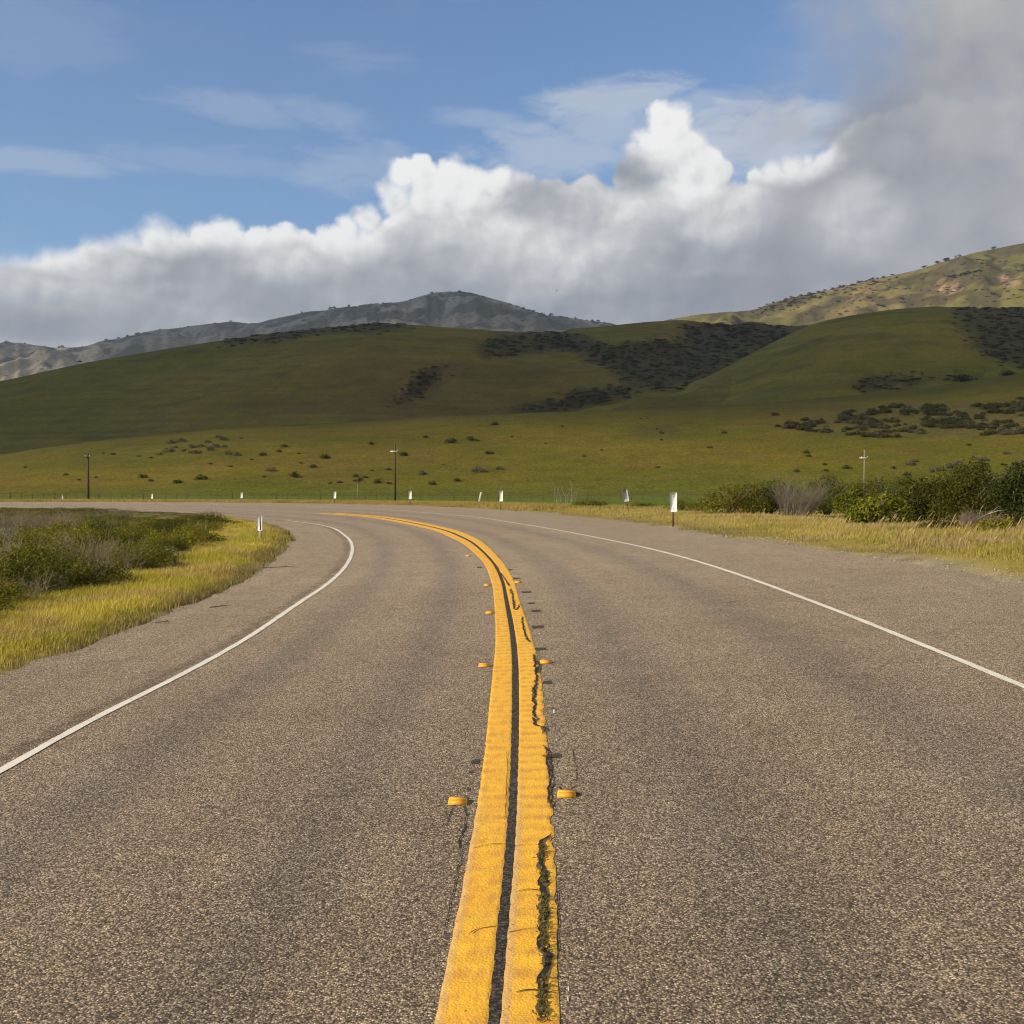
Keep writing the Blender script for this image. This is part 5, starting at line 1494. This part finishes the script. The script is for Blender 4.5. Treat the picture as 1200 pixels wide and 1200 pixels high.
marker(283, 588.5, 577, 2.5, .6, 'small far white marker post above the striped marker paddle', M_RUST, M_MWHITE, 0, 0, 'white marker posts along the far outer edge of the bend')
marker(178, 588.3, 578.5, 2.2, .6, 'small far white marker post second from the left end of the row', M_RUST, M_MWHITE, 0, 0, 'white marker posts along the far outer edge of the bend')
marker(73, 588.2, 580, 1.8, .6, 'tiny far grey marker post at the left end of the row', M_STEEL, M_MGREY, 0, 0, 'white marker posts along the far outer edge of the bend')
P = unproj(561.5, 588); k = P[1] / F
b = MB(); b.box((0, 0, 5.5 * k), (.16, .05, 12 * k), .01); o = b.build('leaning_stake', M_PALE); o.location = P; o.rotation_euler = (0, .2, 0); tag(o, 'small leaning white stake in front of the green field', 'stake')

# twigs lying on the asphalt
for px, py, L, rz, lab in [(326, 666, .75, .05, 'dark twig lying on the road beside the left verge tip'), (257, 712.5, .25, .4, 'small dark scrap on the left shoulder'), (190, 731, .2, -.3, 'tiny dark scrap on the shoulder nearest the left grass')]:
    P = unproj(px, py); b = MB(); b.tube([(-L / 2, 0, .012), (-L * .1, .02, .02), (L * .2, -.01, .03), (L / 2, .03, .02)], [.006, .008, .006, .003], 5); b.tube([(0, .01, .02), (L * .2, .09, .04)], [.005, .002], 4)
    o = b.build('twig', M_PWOOD); o.location = P; o.rotation_euler = (0, 0, rz); tag(o, lab, 'twig')

# ------------------------------------------------------------------ birds
def bird(px, py, Y, span, col, lab, roll=0.0, head=0.0, flap=.35):
    r = ray(px, py); P = r / r[1] * Y; P = P + [0, 0, H]; u = span / 2
    b = MB()
    b.tube([(0, .62 * u, .02 * u), (0, .5 * u, .03 * u), (0, .2 * u, 0), (0, -.15 * u, 0), (0, -.42 * u, .01 * u), (0, -.62 * u, .02 * u)], [.02 * u, .07 * u, .11 * u, .10 * u, .05 * u, .03 * u], 8)
    for s in (-1, 1):
        top = [(.06 * s, .22, .03), (.45 * s, .26, .03 + flap * .6), (.95 * s, .02, .03 + flap * .75), (.98 * s, -.1, .02 + flap * .72), (.5 * s, -.14, .02 + flap * .5), (.06 * s, -.16, .02)]
        V = [tuple(u * k for k in p) for p in top] + [(u * p[0], u * p[1], u * (p[2] - .03)) for p in top]
        Q = [(0, 1, 4, 5), (1, 2, 3, 4), (11, 10, 7, 6), (10, 9, 8, 7)] + [(i, 6 + i, 6 + (i + 1) % 6, (i + 1) % 6) for i in range(6)]
        b.add(V, Q)
    V = [(-.1, -.85, 0), (.1, -.85, 0), (.04, -.5, .02), (-.04, -.5, .02), (-.1, -.85, -.02), (.1, -.85, -.02), (.04, -.5, -.01), (-.04, -.5, -.01)]
    b.add([tuple(u * k for k in p) for p in V], [(0, 1, 2, 3), (7, 6, 5, 4), (0, 4, 5, 1), (1, 5, 6, 2), (2, 6, 7, 3), (3, 7, 4, 0)])
    o = b.build('bird', flat_mat('bird_plumage', col, .7), None, True); o.location = P; o.rotation_euler = (0, roll, head); return tag(o, lab, 'bird')


bird(93.5, 423.5, 90, .62, (.012, .012, .012), 'black bird flying in front of the hill on the left', .25, -1.2, .15)
bird(402, 210.5, 170, .38, (.03, .03, .03), 'tiny dark bird high in the blue sky', 0, .6, .5)
bird(652.5, 341, 200, .55, (.16, .16, .17), 'tiny grey bird against the clouds above the far mountain', 0, 1.3, .9)

# ------------------------------------------------------------------ cloud overhead (to the left, out of view) that shades the green hills
def cloud(cx, cy, cz, rx, ry, th, seed, lab, opac=1.0):
    n = 90; r = np.linspace(0, 1, 26); a = np.linspace(0, 2 * pi, n, endpoint=False)
    R, A_ = np.meshgrid(r, a, indexing='ij')
    edge = 1 + .30 * (fbm(2 + np.cos(A_) * 2.2, 2 + np.sin(A_) * 2.2, seed, 4) - .5) * 2
    X = np.cos(A_) * R * rx * edge; Y = np.sin(A_) * R * ry * edge
    pf = np.sqrt(np.clip(1 - R ** 2.4, 0, 1))
    top = th * pf * (.5 + 1.0 * fbm(X * .004, Y * .004, seed + 2, 5)); bot = -th * .22 * pf * (.6 + .8 * fbm(X * .006, Y * .006, seed + 5, 4))
    V = np.concatenate([np.stack([X, Y, top], -1).reshape(-1, 3), np.stack([X, Y, bot], -1).reshape(-1, 3)]) + [cx, cy, cz]
    i, j = np.meshgrid(np.arange(25), np.arange(n), indexing='ij'); p = (i * n + j).ravel(); q_ = (i * n + (j + 1) % n).ravel(); N = 26 * n
    o = obj('cloud', mesh_np('cloud', V, [np.stack([p, p + n, q_ + n, q_], 1), np.stack([p + N, q_ + N, q_ + n + N, p + n + N], 1)], True, {'thick': np.tile((1 - R ** 1.5).ravel(), 2) * opac}), M_CLOUD)
    return tag(o, lab, 'cloud', None, 'stuff')


M_CLOUD, G_, b_ = new_mat('cloud_vapour'); b_.inputs['Base Color'].default_value = (.85, .85, .86, 1); b_.inputs['Roughness'].default_value = 1; b_.inputs['Specular IOR Level'].default_value = 0
th_ = G_.attr('thick').outputs['Fac']; nz_ = G_.noise(G_.pos(), .006, 5, .6)[0]
tr_ = G_.n('ShaderNodeBsdfTransparent'); mx_ = G_.n('ShaderNodeMixShader')
G_.L(G_.ss(.06, .55, G_.m('ADD', th_, G_.m('MULTIPLY', G_.m('SUBTRACT', nz_, .5), .35))), mx_.inputs[0]); G_.L(tr_.outputs[0], mx_.inputs[1]); G_.L(b_.outputs[0], mx_.inputs[2])
G_.L(mx_.outputs[0], M_CLOUD.node_tree.nodes['Material Output'].inputs[0])


def shade_center(x, y, z, zc):
    k = (zc - z) / SUN[2]; return x + SUN[0] * k, y + SUN[1] * k


cx, cy = shade_center(80, 925, 90, 1500); cloud(cx, cy, 1500, 1550, 720, 260, 3, 'flat bottomed cloud overhead that shades the green hills')
cx, cy = shade_center(-500, 4050, 450, 2700); cloud(cx, cy, 2700, 2700, 950, 300, 8, 'higher cloud that shades the far mountain range', .55)

# ------------------------------------------------------------------ the hazy air
HB = (EXT + 60, -480, EXT + 60)
b = MB(); b.box((0, (EXT - 440) / 2, 520), (2 * EXT + 120, EXT + 560, 1060)); hz = b.build('haze', None)
m = bpy.data.materials.new('hazy_air'); m.use_nodes = True; G = NG(m.node_tree); m.node_tree.nodes.remove(m.node_tree.nodes['Principled BSDF'])
pv = G.n('ShaderNodeVolumePrincipled'); pv.inputs['Color'].default_value = (.70, .82, 1.0, 1); pv.inputs['Density'].default_value = 5.2e-5; pv.inputs['Anisotropy'].default_value = .1
G.L(pv.outputs[0], m.node_tree.nodes['Material Output'].inputs['Volume']); hz.data.materials.append(m)
tag(hz, 'thin bluish haze that softens the far mountains', 'haze', None, 'stuff')
